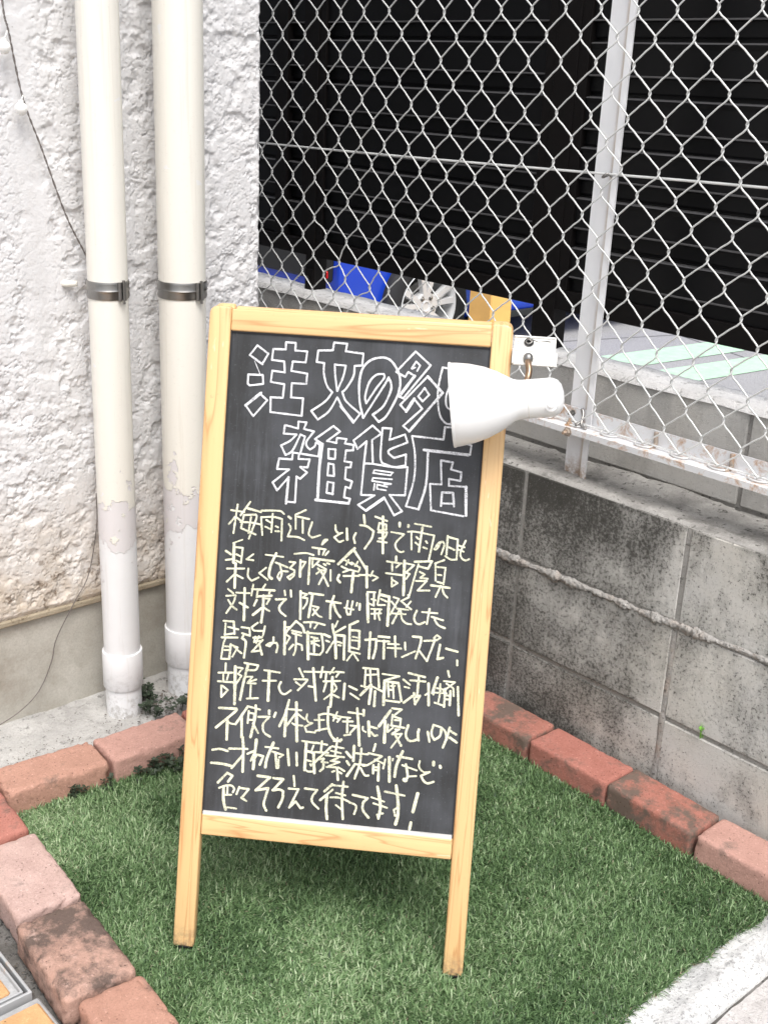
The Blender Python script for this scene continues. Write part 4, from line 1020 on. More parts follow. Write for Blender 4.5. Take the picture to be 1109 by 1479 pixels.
# chalk writing: every stroke is a thin ribbon lying on the blackboard
STROKES = """T 34 762,9594 655,9439 859,9311
T 34 762,9594 940,9477 864,9331
T 13 735,9353 827,9168
T 34 650,9141 875,9148 889,9012 680,8975 648,9003 650,9141
T 48 865,8873 637,8665
T 34 637,8665 767,8509 969,8768 871,8842
T 34 1012,9554 1003,9386 1194,9375 1213,9209
T 34 1213,9209 1018,9224 1006,9050 1217,9030 1207,8820
T 34 1207,8820 1018,8817 1028,8590 1516,8566 1521,8834 1333,8836 1332,9053 1556,9057 1561,9214 1312,9239 1326,9384 1524,9382 1539,9550 1353,9553 1353,9667 1202,9668 1206,9559 1012,9554
T 34 1943,9712 1929,9593 1707,9576 1695,9401 1811,9393 1813,9249 1873,9056 1964,8955 1866,8812 1660,8652 1769,8527 1930,8664 2046,8885 2158,8710 2322,8539
T 34 1974,9381 2143,9374 2116,9209 2039,8983 1994,9201 1974,9381
T 34 1943,9712 2143,9707 2128,9591
T 34 2129,9591 2400,9573 2394,9394 2280,9379 2271,9219 2174,9031 2117,8974 2187,8834 2414,8659
T 34 2407,8651 2317,8515 2200,8652 2100,8752
T 38 2465,8602 2395,8833 2368,9105 2398,9334 2511,9477 2675,9533 2814,9505 2930,9369 2987,9222 2978,9025 2895,8807 2800,8633 2706,8558 2606,8658 2758,8797 2849,9016 2856,9138 2810,9240 2750,9115 2465,8602
T 34 2495,8825 2472,8929 2519,9145 2617,9265 2730,9288 2742,9228 2632,9062 2495,8825
T 34 2918,9331 3191,9658 3433,9463 3053,8939
T 34 2918,9331 3060,9265 3100,9343 3203,9289
T 48 3203,9289 2990,8965
T 34 2990,8965 3061,8937
T 29 3149,9399 3210,9508 3274,9452 3235,9367
T 26 3201,9417 3157,9392
T 44 3400,9295 3645,9063 3180,8447
T 34 3180,8447 3083,8524 3353,8801 3220,8943
T 53 3220,8943 3113,8746
T 34 3113,8746 3015,8838 3400,9295
T 34 3367,9119 3443,9019 3352,8914 3278,8985 3367,9119
T 33 3896,9441 3715,9437 3616,9445 3580,9217 3573,9005 3623,8736 3716,8614 3808,8598 3825,8675 3946,8789
T 33 3748,9198 3701,9014 3720,8864 3808,8802
T 33 3945,9392 4037,9368 4120,9073 4015,9066 3945,9392
T 34 1268,8408 1473,8369 1474,8476 1598,8470 1566,8368 1723,8341 1617,8180 1630,8104 1680,8061 1746,8112 1765,8175
T 34 1268,8408 1257,8277 1456,8275 1369,8177 1227,8090 1306,7950 1410,8026 1518,8280 1589,8254 1536,8005
T 34 1420,7996 1818,7964
T 34 1420,7996 1411,7888 1209,7888 1188,7725 1375,7731 1131,7512 1209,7394 1375,7608
T 45 1375,7608 1362,7205
T 34 1392,7230 1501,7231 1498,7632 1555,7598 1657,7706 1543,7782 1659,7783 1685,7908 1511,7903 1514,7980
T 34 1867,8159 1746,8227 2018,8446 2123,8369 1933,8210 2081,8190 2084,8267 2231,8262 2212,8192 2345,8179 2343,8094 2235,8086 2224,7917 2332,7910 2322,7832 2253,7827 2250,7650 2360,7620 2337,7511 2266,7528 2254,7366 2348,7350 2329,7279
T 47 2329,7279 1816,7294
T 49 1867,8159 1843,7827 1847,7304
T 34 1773,8176 1829,8141 1818,7964
T 34 1964,8090 2073,8090 2075,7944 1974,7945 1964,8090
T 34 1979,7868 2058,7859 2077,7683 1976,7684 1979,7868
T 34 2073,7398 2077,7576 1983,7584 1979,7414 2080,7406
T 34 2761,8384 2615,8496 2340,8247 2410,8122 2540,8249 2525,7909 2513,7424 2720,7432 2477,7267 2607,7185 2855,7381
T 34 2761,8384 2623,8275 2660,7919
T 34 2533,7909 2664,7911 2988,7885 3194,7900 3187,7468 2950,7457 3159,7220 3041,7149 2868,7413 2620,7209
T 34 2770,8469 2908,8471 2890,8294 3120,8395 3167,8276 2908,8151 2889,8088 2978,8026 3157,8093 3161,7925 2988,7889 2800,7937 2769,8049 2770,8469
T 28 2693,7821 2673,7774 2944,7756 2964,7796
T 28 2693,7821 2979,7801
T 28 2971,7697 2679,7698 2666,7651 2961,7627
T 28 2708,7608 2704,7515
T 28 2903,7577 2747,7603 2752,7534 2891,7522
T 25 2854,7611 2961,7619
T 34 3228,8380 3709,8361 3718,8551 3832,8549 3869,8357
T 34 3228,8380 3295,8088 3306,7722 3214,7301 3408,7270
T 42 3408,7270 3495,7660 3489,8147
T 50 3426,8181 4104,8154
T 33 4139,8301 4127,8156
T 33 3869,8357 4139,8301
T 34 3695,8041 3879,8024 3857,7916 4019,7882 4014,7752 3837,7769 3845,7663 4104,7667
T 34 3695,8041 3730,7677 3555,7672 3600,7270 4100,7217
T 52 4104,7667 4137,7235
T 38 3747,7350 3747,7556 3914,7562 3944,7358
T 34 3751,7389 3934,7395
B 34 511,7033 719,7020
B 34 608,7128 568,6681
B 34 582,6939 489,6815
B 34 582,6939 680,6877
B 34 803,7184 663,6963
B 41 768,7082 977,7040
B 34 716,6973 903,6994 913,6930 815,6613
B 34 716,6973 681,6766 820,6718 917,6685
B 34 829,6947 804,6700
B 34 670,6859 835,6866 1001,6844
B 33 987,7064 1268,7080 1341,7039
B 34 988,6959 1023,6688
B 34 988,6959 1181,6980 1317,6956 1327,6624
B 34 1166,7026 1161,6740
B 34 1072,6925 1139,6890
B 34 1061,6819 1134,6790
B 34 1225,6838 1261,6823
B 34 1224,6762 1283,6763
B 43 1414,7004 1451,6978
B 33 1427,6889 1461,6822 1422,6696 1575,6697 1683,6659
B 26 572,6523 716,6587
B 50 590,6519 597,6220
B 34 623,6463 730,6459 715,6223 642,6253
B 34 636,6352 697,6328
B 41 468,6391 548,6345
B 34 476,6251 564,6270
B 34 901,6374 800,6289 907,6280
B 34 502,6118 774,6140
B 46 633,6211 639,5828
B 34 626,6040 509,5912
B 34 656,6030 759,5986
B 34 838,6145 840,6022 903,5957 1006,6018
B 34 1114,6180 1013,6089 1149,5995
B 28 1095,6383 1373,6371
B 50 1258,6414 1183,6215 1169,6061 1213,6018
B 34 1261,6274 1454,6213
B 34 1321,6261 1366,6112 1338,6004 1304,6060 1352,6141 1458,6149
B 34 1477,6303 1566,6299 1489,6205 1562,6175 1556,6093 1495,6029 1458,6061 1553,6128
B 33 1538,6823 1524,7043 1677,7124
B 33 1557,7014 1736,6990
B 33 1639,6964 1652,6769
B 33 1787,6944 1745,6764 1806,6706 1923,6753
B 33 1964,6611 2041,6693 1991,6683 1964,6611
B 33 2151,6928 2163,6848 2210,6807 2266,6818
B 33 2241,6810 2145,6739 2225,6676 2287,6700
B 43 2331,6886 2349,6718
B 38 2473,6828 2447,6757 2471,6677
B 45 2579,7113 2600,6995
B 38 2534,6959 2635,6948 2746,6881 2723,6766 2628,6602
B 33 2755,7108 2941,7053
B 45 2874,7117 2911,6555
B 33 2825,7013 2813,6912
B 33 2825,7013 2932,6996 2938,6921 2826,6900
B 33 2816,6868 2953,6879
B 33 2953,6879 2922,6795 2835,6775
B 33 2820,6730 2958,6722
B 33 1545,6432 1721,6459 1843,6437
B 45 1646,6339 1654,6086
B 33 1666,6322 1727,6320 1668,6201
B 41 1789,6389 1790,5983
B 33 1816,6555 2026,6540
B 33 1921,6538 1926,6457
B 33 2008,6520 1987,6455
B 33 2072,6513 2026,6452
B 41 1827,6385 2164,6368
B 33 1834,6380 1836,6247 1931,6349
B 33 2010,6312 2042,6295
B 33 2059,6328 2098,6319
B 33 1909,6297 2053,6233
B 33 1978,6214 1906,6151
B 33 1991,6215 2048,6207 1955,5990
B 37 1926,6235 1994,6165 2102,5977
B 33 2123,6226 2134,6062
B 43 2260,6161 2240,6096 2281,6049
B 49 2471,6595 2236,6330
B 43 2460,6569 2640,6332 2682,6272
B 33 2320,6406 2450,6341
B 33 2389,6406 2357,6327
B 33 2442,6372 2573,6301
B 33 2535,6392 2496,6320
B 33 2289,6297 2406,6249 2320,6211
B 33 2425,6257 2552,6236 2574,6282
B 33 2331,6152 2569,6172
B 49 2478,6217 2467,5913
B 49 2679,6322 2701,6008
B 33 2568,6187 2776,6198 2860,6167 2788,6117
B 33 2777,6261 2745,6182
B 33 3019,6889 3216,6871 3098,6727 3118,6634 3182,6592 3228,6605
B 45 3136,7040 3140,6987
B 44 3272,7017 3274,6990
B 33 3371,7045 3621,7018
B 33 3326,6920 3346,6645
B 33 3273,6914 3393,6923 3678,6888 3620,6485
B 44 3489,6994 3462,6621
B 33 3406,6846 3442,6815
B 33 3399,6758 3441,6727
B 33 3557,6791 3579,6765
B 33 3524,6694 3579,6678
B 33 3791,6803 3733,6683 3693,6680 3753,6779 3818,6805 3842,6746 3806,6608
B 38 3884,6897 3886,6615
B 33 3885,6884 4041,6856 4045,6547
B 33 3917,6725 4000,6691
B 33 3868,6586 3958,6540 4045,6547
B 33 4162,6846 4096,6659 4123,6573 4185,6545 4237,6569
B 33 4062,6764 4150,6744
B 33 4060,6703 4142,6676
B 38 3120,6519 3125,6445
B 33 2984,6433 3208,6418
B 33 3066,6413 3075,6292
B 33 3176,6395 3132,6351
B 33 2983,6250 3234,6237
B 33 3076,6190 3086,6048 3169,6110 3085,6157
B 49 3252,6462 3274,5935
B 33 3261,6429 3404,6407 3285,6282
B 33 3285,6282 3347,6267 3299,6188
B 38 3407,6461 3674,6490 3622,6371 3486,6393
B 33 3470,6426 3409,6157 3360,5908
B 33 3499,6313 3575,6279 3512,6219 3627,6215
B 33 3449,6167 3616,6181 3486,6021 3667,6036
B 33 3859,6525 3723,6460
B 33 3729,6467 3749,6198
B 33 3754,6408 3888,6406 3874,6148
B 33 3776,6289 3830,6286
B 33 3777,6180 3852,6166
B 42 3688,6119 3971,6102
B 33 3835,6124 3768,5943
B 33 3857,6099 3891,6007 3949,5951
B 34 539,5798 627,5734
B 34 516,5689 664,5708 635,5593 533,5419
B 34 550,5627 621,5533 695,5486
B 34 673,5752 880,5761
B 46 799,5831 818,5331
B 41 736,5596 865,5536
B 34 931,5901 912,5729
B 39 917,5829 1272,5836
B 34 1119,5917 1077,5837
B 34 1007,5819 996,5706
B 34 1207,5830 1187,5781
B 39 1001,5719 1230,5750
B 39 999,5665 963,5574
B 48 1101,5739 1107,5539 1092,5319
B 34 1121,5699 1204,5700 1162,5614
B 44 1083,5543 955,5425
B 34 1131,5547 1210,5506
B 39 1298,5699 1456,5716 1364,5596 1381,5515 1468,5452
B 39 1428,5843 1441,5779
B 39 1524,5857 1536,5764
B 37 499,5291 660,5293 683,5100
B 34 531,5253 530,5069
B 34 576,5203 738,5176
B 34 536,5075 683,5112
B 37 485,5029 734,5047
B 34 545,5022 516,4919 494,4690 625,4696
B 44 634,4929 624,4702
B 34 541,4891 613,4892
B 34 539,4831 604,4837
B 34 659,4919 744,4891 670,4736
B 34 690,4898 753,4844 815,4802
B 34 789,5216 915,5209 928,5091 801,5122
B 42 831,5113 806,5039 869,4985 855,4740
B 34 1039,5308 949,5230 988,5180 1130,5186
B 37 1155,5259 1134,5115
B 34 983,5067 1118,5084
B 34 1017,5087 999,4997
B 34 999,5009 1128,5032
B 34 1070,5098 1035,4988
B 34 1133,5044 1072,4968 973,4840 1102,4875
B 41 1091,4957 1136,4813
B 37 1301,5100 1300,5023 1251,4954 1197,4967 1260,5008 1354,5016 1375,4959 1358,4868
B 48 1462,5357 1489,4850
B 34 1467,5275 1538,5281 1486,5170 1560,5123 1508,5018
B 41 1528,5244 1637,5384 1742,5310 1778,5219
B 34 1582,5231 1730,5209
B 34 1591,5191 1733,5162
B 34 1650,5196 1660,4948 1631,4845
B 41 1615,5010 1560,4934
B 34 1680,5033 1752,5016 1763,4940
B 36 1763,5377 1927,5391 2088,5364
B 36 1869,5380 1868,5309
B 33 1986,5384 1933,5297
B 54 1832,5229 1866,4807
B 38 1809,5216 2050,5219 2090,4986 2043,4888 1884,4891
B 34 1890,5158 1991,5143
B 34 1894,5087 2017,5110
B 38 1939,5133 1952,4927
B 34 1956,5140 1903,5053
B 34 1955,5057 2022,5028
B 43 2086,5216 2182,5183
B 33 2128,5120 2176,5106
B 33 2245,5118 2146,4932
B 43 2210,5380 2227,5293 2264,5191
B 33 2288,5440 2253,5349
B 38 2410,5362 2265,5261
B 54 2264,5191 2298,4863
B 46 2291,5222 2408,5221 2422,4851
B 33 2310,5118 2369,5106
B 33 2325,5066 2360,5063
B 43 2602,5467 2478,5397 2501,4987
B 41 2507,5318 2636,5317 2648,5059
B 33 2537,5220 2620,5210
B 33 2530,5161 2623,5163
B 33 2526,5049 2644,5030
B 33 2489,4986 2666,4961
B 33 2555,4969 2476,4838
B 33 2555,4969 2645,4853
B 43 2738,5185 2906,5211 2905,5059 2875,4909
B 46 2806,5308 2811,4903
B 43 1679,5858 1701,5425
B 34 1686,5835 1781,5820 1720,5762 1791,5756 1785,5679 1737,5592
B 41 1815,5840 2033,5829
B 49 1869,5827 1828,5465
B 33 1869,5645 1976,5630 1891,5500
B 33 1896,5594 1972,5507 2033,5482
B 38 2092,5740 2315,5724
B 43 2203,5826 2161,5664 2168,5476
B 41 2198,5726 2254,5590 2324,5507
B 33 2378,5659 2520,5642
B 35 2423,5768 2409,5638 2432,5558 2473,5561 2499,5769
B 33 2570,5751 2562,5710
B 43 2612,5737 2613,5650
B 33 2715,5933 2837,5938
B 48 2717,5904 2759,5469
B 37 2820,5930 2828,5732
B 33 2739,5760 2798,5741
B 33 2787,5828 2851,5816
B 33 2910,5978 2885,5758
B 48 2914,5910 3058,5888 3063,5438
B 33 2933,5843 3023,5810
B 33 2892,5745 3000,5754
B 33 2795,5675 2951,5681
B 33 2801,5600 2949,5620
B 33 2849,5680 2860,5523
B 33 2938,5680 2912,5596 2936,5516
B 33 3126,5887 3209,5867 3092,5612
B 33 3097,5817 3170,5741
B 33 3345,5940 3361,5907 3245,5836 3409,5720
B 33 3393,5842 3332,5755
B 33 3186,5715 3362,5710
B 33 3124,5635 3327,5639
B 37 3234,5706 3135,5479
B 33 3248,5693 3278,5559 3350,5497 3425,5490
B 36 3497,5708 3464,5603 3491,5523 3553,5501 3631,5542
B 33 3579,5694 3815,5694
B 37 3690,5751 3666,5518
B 37 3732,5632 3910,5593
B 37 3782,5589 3842,5513 3946,5474
B 47 2940,5257 3103,5257
B 37 2925,5187 3108,5192
B 46 3026,5196 3039,4922
B 33 3090,5153 3260,5161
B 33 3088,5092 3298,5099
B 41 3190,5279 3223,4966
B 35 3352,5197 3364,5088
B 35 3321,4968 3517,5075
B 40 3466,5303 3595,5300 3589,5190 3531,4966
B 33 3583,5087 3702,4947
B 40 3646,5250 3806,5271 3709,4941
B 33 3834,5355 3790,5304 3833,5273 3890,5319 3834,5355
B 42 3892,5210 3868,4983 3954,5011
B 42 3990,5158 4167,5126
B 37 4173,4990 4179,4915
B 34 573,4623 575,4481
B 36 466,4465 685,4484
B 34 544,4452 550,4349
B 34 628,4466 608,4368
B 38 467,4329 707,4331
B 36 523,4263 534,4082 631,4201 536,4264
B 55 728,4585 751,3992
B 34 757,4575 847,4570 776,4473
B 34 776,4473 836,4446 760,4317
B 36 868,4656 1088,4637 1054,4563 927,4545
B 47 928,4629 874,4353 834,4064
B 34 920,4441 1010,4449 939,4352 1071,4410
B 34 933,4339 1068,4345
B 34 991,4338 992,4118
B 34 942,4094 1115,4116
B 34 1189,4569 1435,4552
B 34 1174,4400 1386,4419
B 52 1267,4563 1278,4092
B 38 1463,4407 1436,4327 1474,4240 1540,4220 1625,4286
B 48 513,3905 784,3917 762,3863 480,3589
B 50 654,3723 660,3411
B 34 655,3697 722,3671 787,3670
B 44 787,3670 951,3946
B 49 876,3796 896,3472
B 38 962,3973 1158,3939
B 46 1090,3997 1094,3829 1038,3486
B 38 986,3897 979,3708
B 34 988,3871 1072,3866 1072,3762 988,3761
B 36 1063,3709 1156,3562
B 39 1146,3821 1320,3837 1224,3712 1245,3584 1346,3522
B 49 1307,3933 1310,3882
B 44 1412,3911 1390,3844
B 44 1610,4130 1566,3912 1483,3704
B 55 1576,3965 1576,3557
B 36 1606,3987 1811,3987
B 54 1727,4102 1774,3491
B 38 1726,3927 1598,3721
B 34 1752,3930 1872,3850
B 34 1685,3768 1738,3747 1847,3745
B 36 1735,4647 1807,4518
B 36 1670,4467 1861,4484 1869,4459 1738,4299
B 34 1698,4425 1772,4380
B 38 1821,4603 2056,4618
B 47 1957,4667 2029,4165
B 34 1900,4379 1983,4373
B 38 2102,4699 2081,4537
B 34 2081,4627 2285,4632
B 33 2280,4702 2223,4607
B 33 2310,4647 2437,4646
B 33 2362,4633 2322,4565
B 36 2165,4615 2161,4492
B 36 2130,4477 2389,4507
B 34 2175,4462 2141,4317
B 49 2265,4553 2270,4297 2264,4090
B 34 2290,4466 2340,4393 2306,4326
B 34 2270,4297 2161,4197
B 34 2296,4280 2388,4243
B 43 2462,4469 2460,4224
B 38 2534,4437 2658,4390
B 33 2561,4324 2700,4246
B 38 2735,4743 2963,4744 3002,4460
B 38 2774,4734 2775,4446
B 38 2844,4721 2864,4531
B 33 2799,4640 2944,4660
B 33 2723,4460 2819,4450
B 48 2873,4493 2721,4313
B 35 2887,4469 3088,4391
B 52 2878,4430 2863,4191
B 46 2944,4391 2947,4160
B 34 1910,3935 1902,3863 1944,3808 2002,3801
B 35 2002,3801 1885,3732 1916,3657 2050,3657
B 34 2031,3855 2177,3869
B 43 2098,3907 2118,3696
B 36 2061,3684 2243,3740
B 36 2089,3938 2215,3970 2447,3940
B 46 2234,4074 2245,3805 2308,3630 2396,3560 2472,3581
B 34 2378,4011 2324,3870
B 34 2435,3926 2389,3857
B 34 2320,3928 2424,3899
B 32 2447,3940 2587,3940
B 34 2477,3872 2629,3886
B 43 2545,3910 2553,3705
B 34 2511,3655 2606,3677
B 36 2550,4027 2773,4015
B 49 2788,4081 2793,3998
B 49 2685,4097 2723,3824 2757,3517
B 33 2596,3818 2685,3820
B 36 2686,3808 2604,3703
B 33 2793,3818 2797,3766 2843,3739
B 54 2876,3903 2904,3686
B 41 2920,3830 3016,3813
B 39 2932,3741 2980,3694 3024,3704
B 34 3042,4678 3302,4663 3074,4579
B 54 3081,4573 3089,4196
B 43 3088,4567 3297,4554 3361,4279
B 38 3084,4266 3331,4257
B 38 3135,4527 3162,4331
B 35 3210,4546 3239,4312
B 33 3167,4440 3224,4439
B 33 3181,4499 3244,4505
B 35 3368,4618 3475,4545
B 33 3396,4506 3466,4493
B 43 3525,4371 3401,4257
B 41 3443,4727 3697,4686
B 37 3476,4615 3709,4617
B 43 3604,4671 3599,4390
B 37 3547,4424 3572,4253
B 41 3564,4361 3644,4388 3578,4248
B 48 3761,4590 3786,4254
B 33 3724,4408 3765,4444
B 48 3891,4697 3828,4449
B 33 3853,4528 3848,4426
B 33 3891,4532 4005,4517
B 32 3859,4459 4047,4463
B 33 3942,4600 3947,4448 3932,4319
B 37 3877,4301 4024,4263
B 37 4045,4813 4071,4726
B 34 3995,4650 4164,4646 3994,4490
B 33 4035,4615 4140,4555
B 43 4023,4531 4025,4251
B 45 4107,4501 4110,4284
B 33 4037,4430 4099,4430
B 33 4041,4367 4104,4373
B 34 4147,4543 4162,4429
B 45 4214,4574 4259,4138
B 52 3203,4110 3044,3851
B 54 3133,3936 3144,3603
B 35 3225,4151 3377,4146 3277,4053
B 35 3239,4049 3238,3882
B 34 3259,4025 3375,3998 3370,3895
B 33 3282,3970 3365,3971
B 35 3226,3881 3436,3862
B 33 3181,3890 3182,3774
B 33 3260,3846 3189,3775
B 33 3299,3824 3362,3830 3254,3749
B 35 3254,3742 3405,3763 3257,3530
B 43 3306,3734 3406,3576
B 43 3496,3907 3467,3775 3499,3688 3564,3662 3662,3704
B 46 3664,3858 3656,3793 3670,3685
B 41 3804,3833 3841,3682
B 41 3884,3950 3862,3813 3914,3715 3997,3787 4012,3917
B 38 3884,3950 4012,3917 4080,3847 4094,3745 4054,3607
B 45 4137,3929 4101,3740
B 43 4153,3879 4245,3830
B 45 4148,3776 4260,3710
B 44 446,3225 562,3250 687,3229
B 48 439,3015 589,3017 766,2995
B 39 710,3270 1001,3292
B 50 912,3472 937,3279 946,2921
B 42 930,3181 768,2962
B 53 1134,3455 1112,2983
B 38 1006,3214 1119,3277
B 34 1109,3231 1065,3109
B 42 1103,3126 1162,3216 1260,3200 1211,3058
B 36 1283,3352 1490,3346
B 53 1407,3429 1320,3173 1303,3028
B 36 1403,3285 1573,3250
B 44 1449,3277 1484,3032 1509,3048 1501,3164
B 34 1512,3204 1549,3228
B 44 1638,3347 1674,3097
B 44 702,2877 562,2706
B 42 702,2877 789,2840 724,2735
B 36 587,2623 701,2674 792,2676 834,2628 812,2573
B 53 658,2636 671,2427 712,2287
B 37 722,2656 722,2551
B 34 697,2522 788,2531
B 33 736,2322 880,2317
B 42 910,2668 872,2553
B 39 911,2655 1061,2650 972,2517
B 39 953,2502 1034,2457
B 46 1189,2879 1391,2873 1172,2642 1370,2694 1334,2547 1315,2427 1360,2333
B 46 1443,2865 1599,2861 1443,2669 1545,2692 1611,2666 1606,2548 1550,2404
B 44 1762,2929 1785,2775
B 44 1781,3305 1800,3105
B 38 1858,3501 2077,3490
B 38 2077,3496 2251,3480
B 55 1925,3468 1927,3046
B 34 2042,3447 2016,3354
B 49 1946,3347 2049,3331 2084,3010
B 34 1949,3204 2020,3192
B 33 2010,3145 2025,3121
B 34 1939,3054 1980,3025 2056,3033
B 36 2068,3346 2279,3353
B 38 2171,3525 2163,3355
B 41 2311,3447 2049,3149
B 34 2146,3237 2222,3251 2187,3202
B 41 2209,3256 2218,3114 2171,3051
B 34 2187,3195 2283,3196
B 41 2409,3599 2391,3312
B 34 2355,3549 2457,3552
B 36 2336,3463 2516,3448
B 34 2321,3390 2477,3366
B 36 2243,3311 2532,3307
B 34 2437,3284 2326,3228 2467,3223 2269,3125 2422,3134
B 34 2454,3137 2553,3088
B 43 2436,3116 2461,2936
B 38 2394,3073 2363,3057
B 34 2465,3067 2511,3045
B 47 2564,3394 2640,3317
B 43 2581,3247 2623,3192
B 49 2711,3214 2597,3015
B 47 2678,3502 2682,3263
B 36 2718,3389 2903,3388
B 43 2795,3468 2786,3234 2720,2988
B 36 2711,3214 2877,3217
B 38 2804,3158 2875,3055 2933,3054
B 39 1696,2723 1851,2726 1723,2418 1819,2526 1903,2424 1941,2441
B 39 1953,2749 2147,2742 2077,2631 2083,2540 2186,2446
B 47 2377,2856 2263,2734
B 41 2389,2773 2202,2585
B 52 2305,2680 2306,2471 2331,2297
B 36 2390,2845 2621,2842
B 47 2552,2913 2544,2665 2580,2322
B 34 2443,2726 2593,2702
B 36 2365,2647 2506,2654 2663,2605
B 33 2457,2532 2544,2475
B 38 2664,2598 2756,2569 2778,2519 2753,2418
B 46 2713,2721 2945,2692 2881,2607 2889,2491 2980,2383
B 38 3009,3563 2985,3451
B 36 2911,3411 3124,3380 2887,3208 2790,3231
B 33 3014,3318 3157,3267
B 36 3178,3334 3156,3189
B 43 3001,3226 3004,3097
B 45 3082,3247 3090,2989
B 33 3010,3194 3080,3195
B 33 3013,3149 3083,3150
B 54 3239,3372 3266,2993
B 27 3297,3358 3293,3325
B 43 3357,3403 3593,3381
B 52 3440,3488 3361,3261 3342,3078
B 35 3449,3270 3675,3208
B 43 3505,3288 3544,3098 3504,3042
B 75 3497,3042 3517,3037
B 32 3550,3099 3676,3118
B 33 3715,3360 3709,3269 3784,3193 3878,3202
B 41 3878,3202 3751,3131 3794,3058 3860,3020 3952,3055
B 51 3929,3368 3933,3317
B 51 4034,3314 4042,3289
B 54 3089,2885 3152,2618 3150,2475
B 32 3005,2714 3207,2663
B 36 3044,2620 3258,2570
B 36 3201,2474 3113,2445 3137,2382 3157,2463
B 38 3208,2825 3516,2791
B 54 3378,2933 3421,2697 3437,2465 3410,2319
B 36 3410,2579 3368,2549 3394,2454 3430,2477
B 59 3721,2844 3667,2547
B 52 3648,2370 3634,2264"""
def ribbon(pts, w, y, V, F, rnd):
    """mitred strip with rounded ends in the plane of the board"""
    P = [Vector((a, b)) for a, b in pts]; n = len(P)
    D = [(P[i+1]-P[i]).normalized() if (P[i+1]-P[i]).length > 0 else Vector((1, 0)) for i in range(n-1)]
    rows = []
    t0 = D[0]; 
    for ang, rr in ((80, .18), (50, .64), (20, .94)):       # start cap
        c = P[0] - t0*w*.5*math.sin(rad(ang)); nrm = Vector((-t0.y, t0.x)); rows.append((c, nrm, w*.5*math.cos(rad(ang))))
    for i in range(n):
        a = D[max(0, i-1)]; b = D[min(n-2, i)]; t = (a+b); t = t.normalized() if t.length > 1e-6 else b
        nrm = Vector((-t.y, t.x)); k = 1/max(.62, nrm.dot(Vector((-b.y, b.x))))
        rows.append((P[i], nrm, w*.5*k*rnd.uniform(.86, 1.12)))
    t1 = D[-1]
    for ang in (20, 50, 80):
        c = P[-1] + t1*w*.5*math.sin(rad(ang)); nrm = Vector((-t1.y, t1.x)); rows.append((c, nrm, w*.5*math.cos(rad(ang))))
    o = len(V)
    for c, nrm, hw in rows:
        p = c+nrm*hw; q = c-nrm*hw; V.append((p.x, y, p.y)); V.append((q.x, y, q.y))
    for i in range(len(rows)-1):
        F.append((o+2*i, o+2*i+1, o+2*i+3, o+2*i+2))
def smooth_poly(pts, title):
    """split at sharp corners, round the rest"""
    out = []; cur = [pts[0]]
    for i in range(1, len(pts)):
        cur.append(pts[i])
        if i < len(pts)-1:
            a = (Vector(pts[i])-Vector(pts[i-1])); b = (Vector(pts[i+1])-Vector(pts[i]))
            if a.length > 0 and b.length > 0 and a.angle(b) > rad(62 if not title else 48):
                out.append(cur); cur = [pts[i]]
    out.append(cur); res = []
    for c in out:
        if len(c) > 2:
            q = [Vector((p[0], p[1], 0)) for p in c]; q = catmull(q, 4); c = [(v.x, v.y) for v in q]
        else:
            a, b = Vector(c[0]), Vector(c[1]); m = max(2, int((b-a).length/.006)); c = [tuple(a.lerp(b, k/m)) for k in range(m+1)]
        res.append(c)
    return res
rs = random.Random(4); lines = []
# group the strokes into lettering clusters so that each character is a piece of its own
strokes = []
for L in STROKES.strip().split('\n'):
    t = L.split(); pts = [tuple(int(v)*1e-4 for v in s.split(',')) for s in t[2:]]
    strokes.append((t[0], int(t[1])*1e-4, pts))
def bbox(pts): xs = [p[0] for p in pts]; zs = [p[1] for p in pts]; return [min(xs), max(xs), min(zs), max(zs)]
clusters = []
for kd, w, pts in strokes:
    b = bbox(pts); best = None
    if clusters:
        c = clusters[-1]; cb = c['b']
        m = .0012 if kd == 'B' else .004
        gap = max(cb[0]-b[1], b[0]-cb[1], cb[2]-b[3], b[2]-cb[3])
        nw = max(cb[1], b[1])-min(cb[0], b[0]); lim = .036 if kd == 'B' else .075
        if c['k'] == kd and gap < m and nw < lim: best = c
    if best is None: best = dict(k=kd, b=list(b), s=[]); clusters.append(best)
    best['s'].append((w, pts)); cb = best['b']; best['b'] = [min(cb[0], b[0]), max(cb[1], b[1]), min(cb[2], b[2]), max(cb[3], b[3])]
cnt = 0
for c in clusters:
    V = []; F = []
    for w, pts in c['s']:
        for seg in smooth_poly(pts, c['k'] == 'T'):
            cnt += 1
            ribbon(seg, w*.87, .0062 - .00022 - .00002*(cnt % 23), V, F, rs)
    mesh_obj('chalk_character', V, F, M['chalk_w'] if c['k'] == 'T' else M['chalk_y'], panel)

# ================================================================== CLIP LAMP on the sign's right stile
lamp = empty('clip_lamp', mw=frame_mw(Vector((BX, BY, .010)) + e_*.50 + up_*.93))
tag(lamp, 'white clip-on spotlight with a bell shade clamped to the right side of the chalkboard', 'lamp')
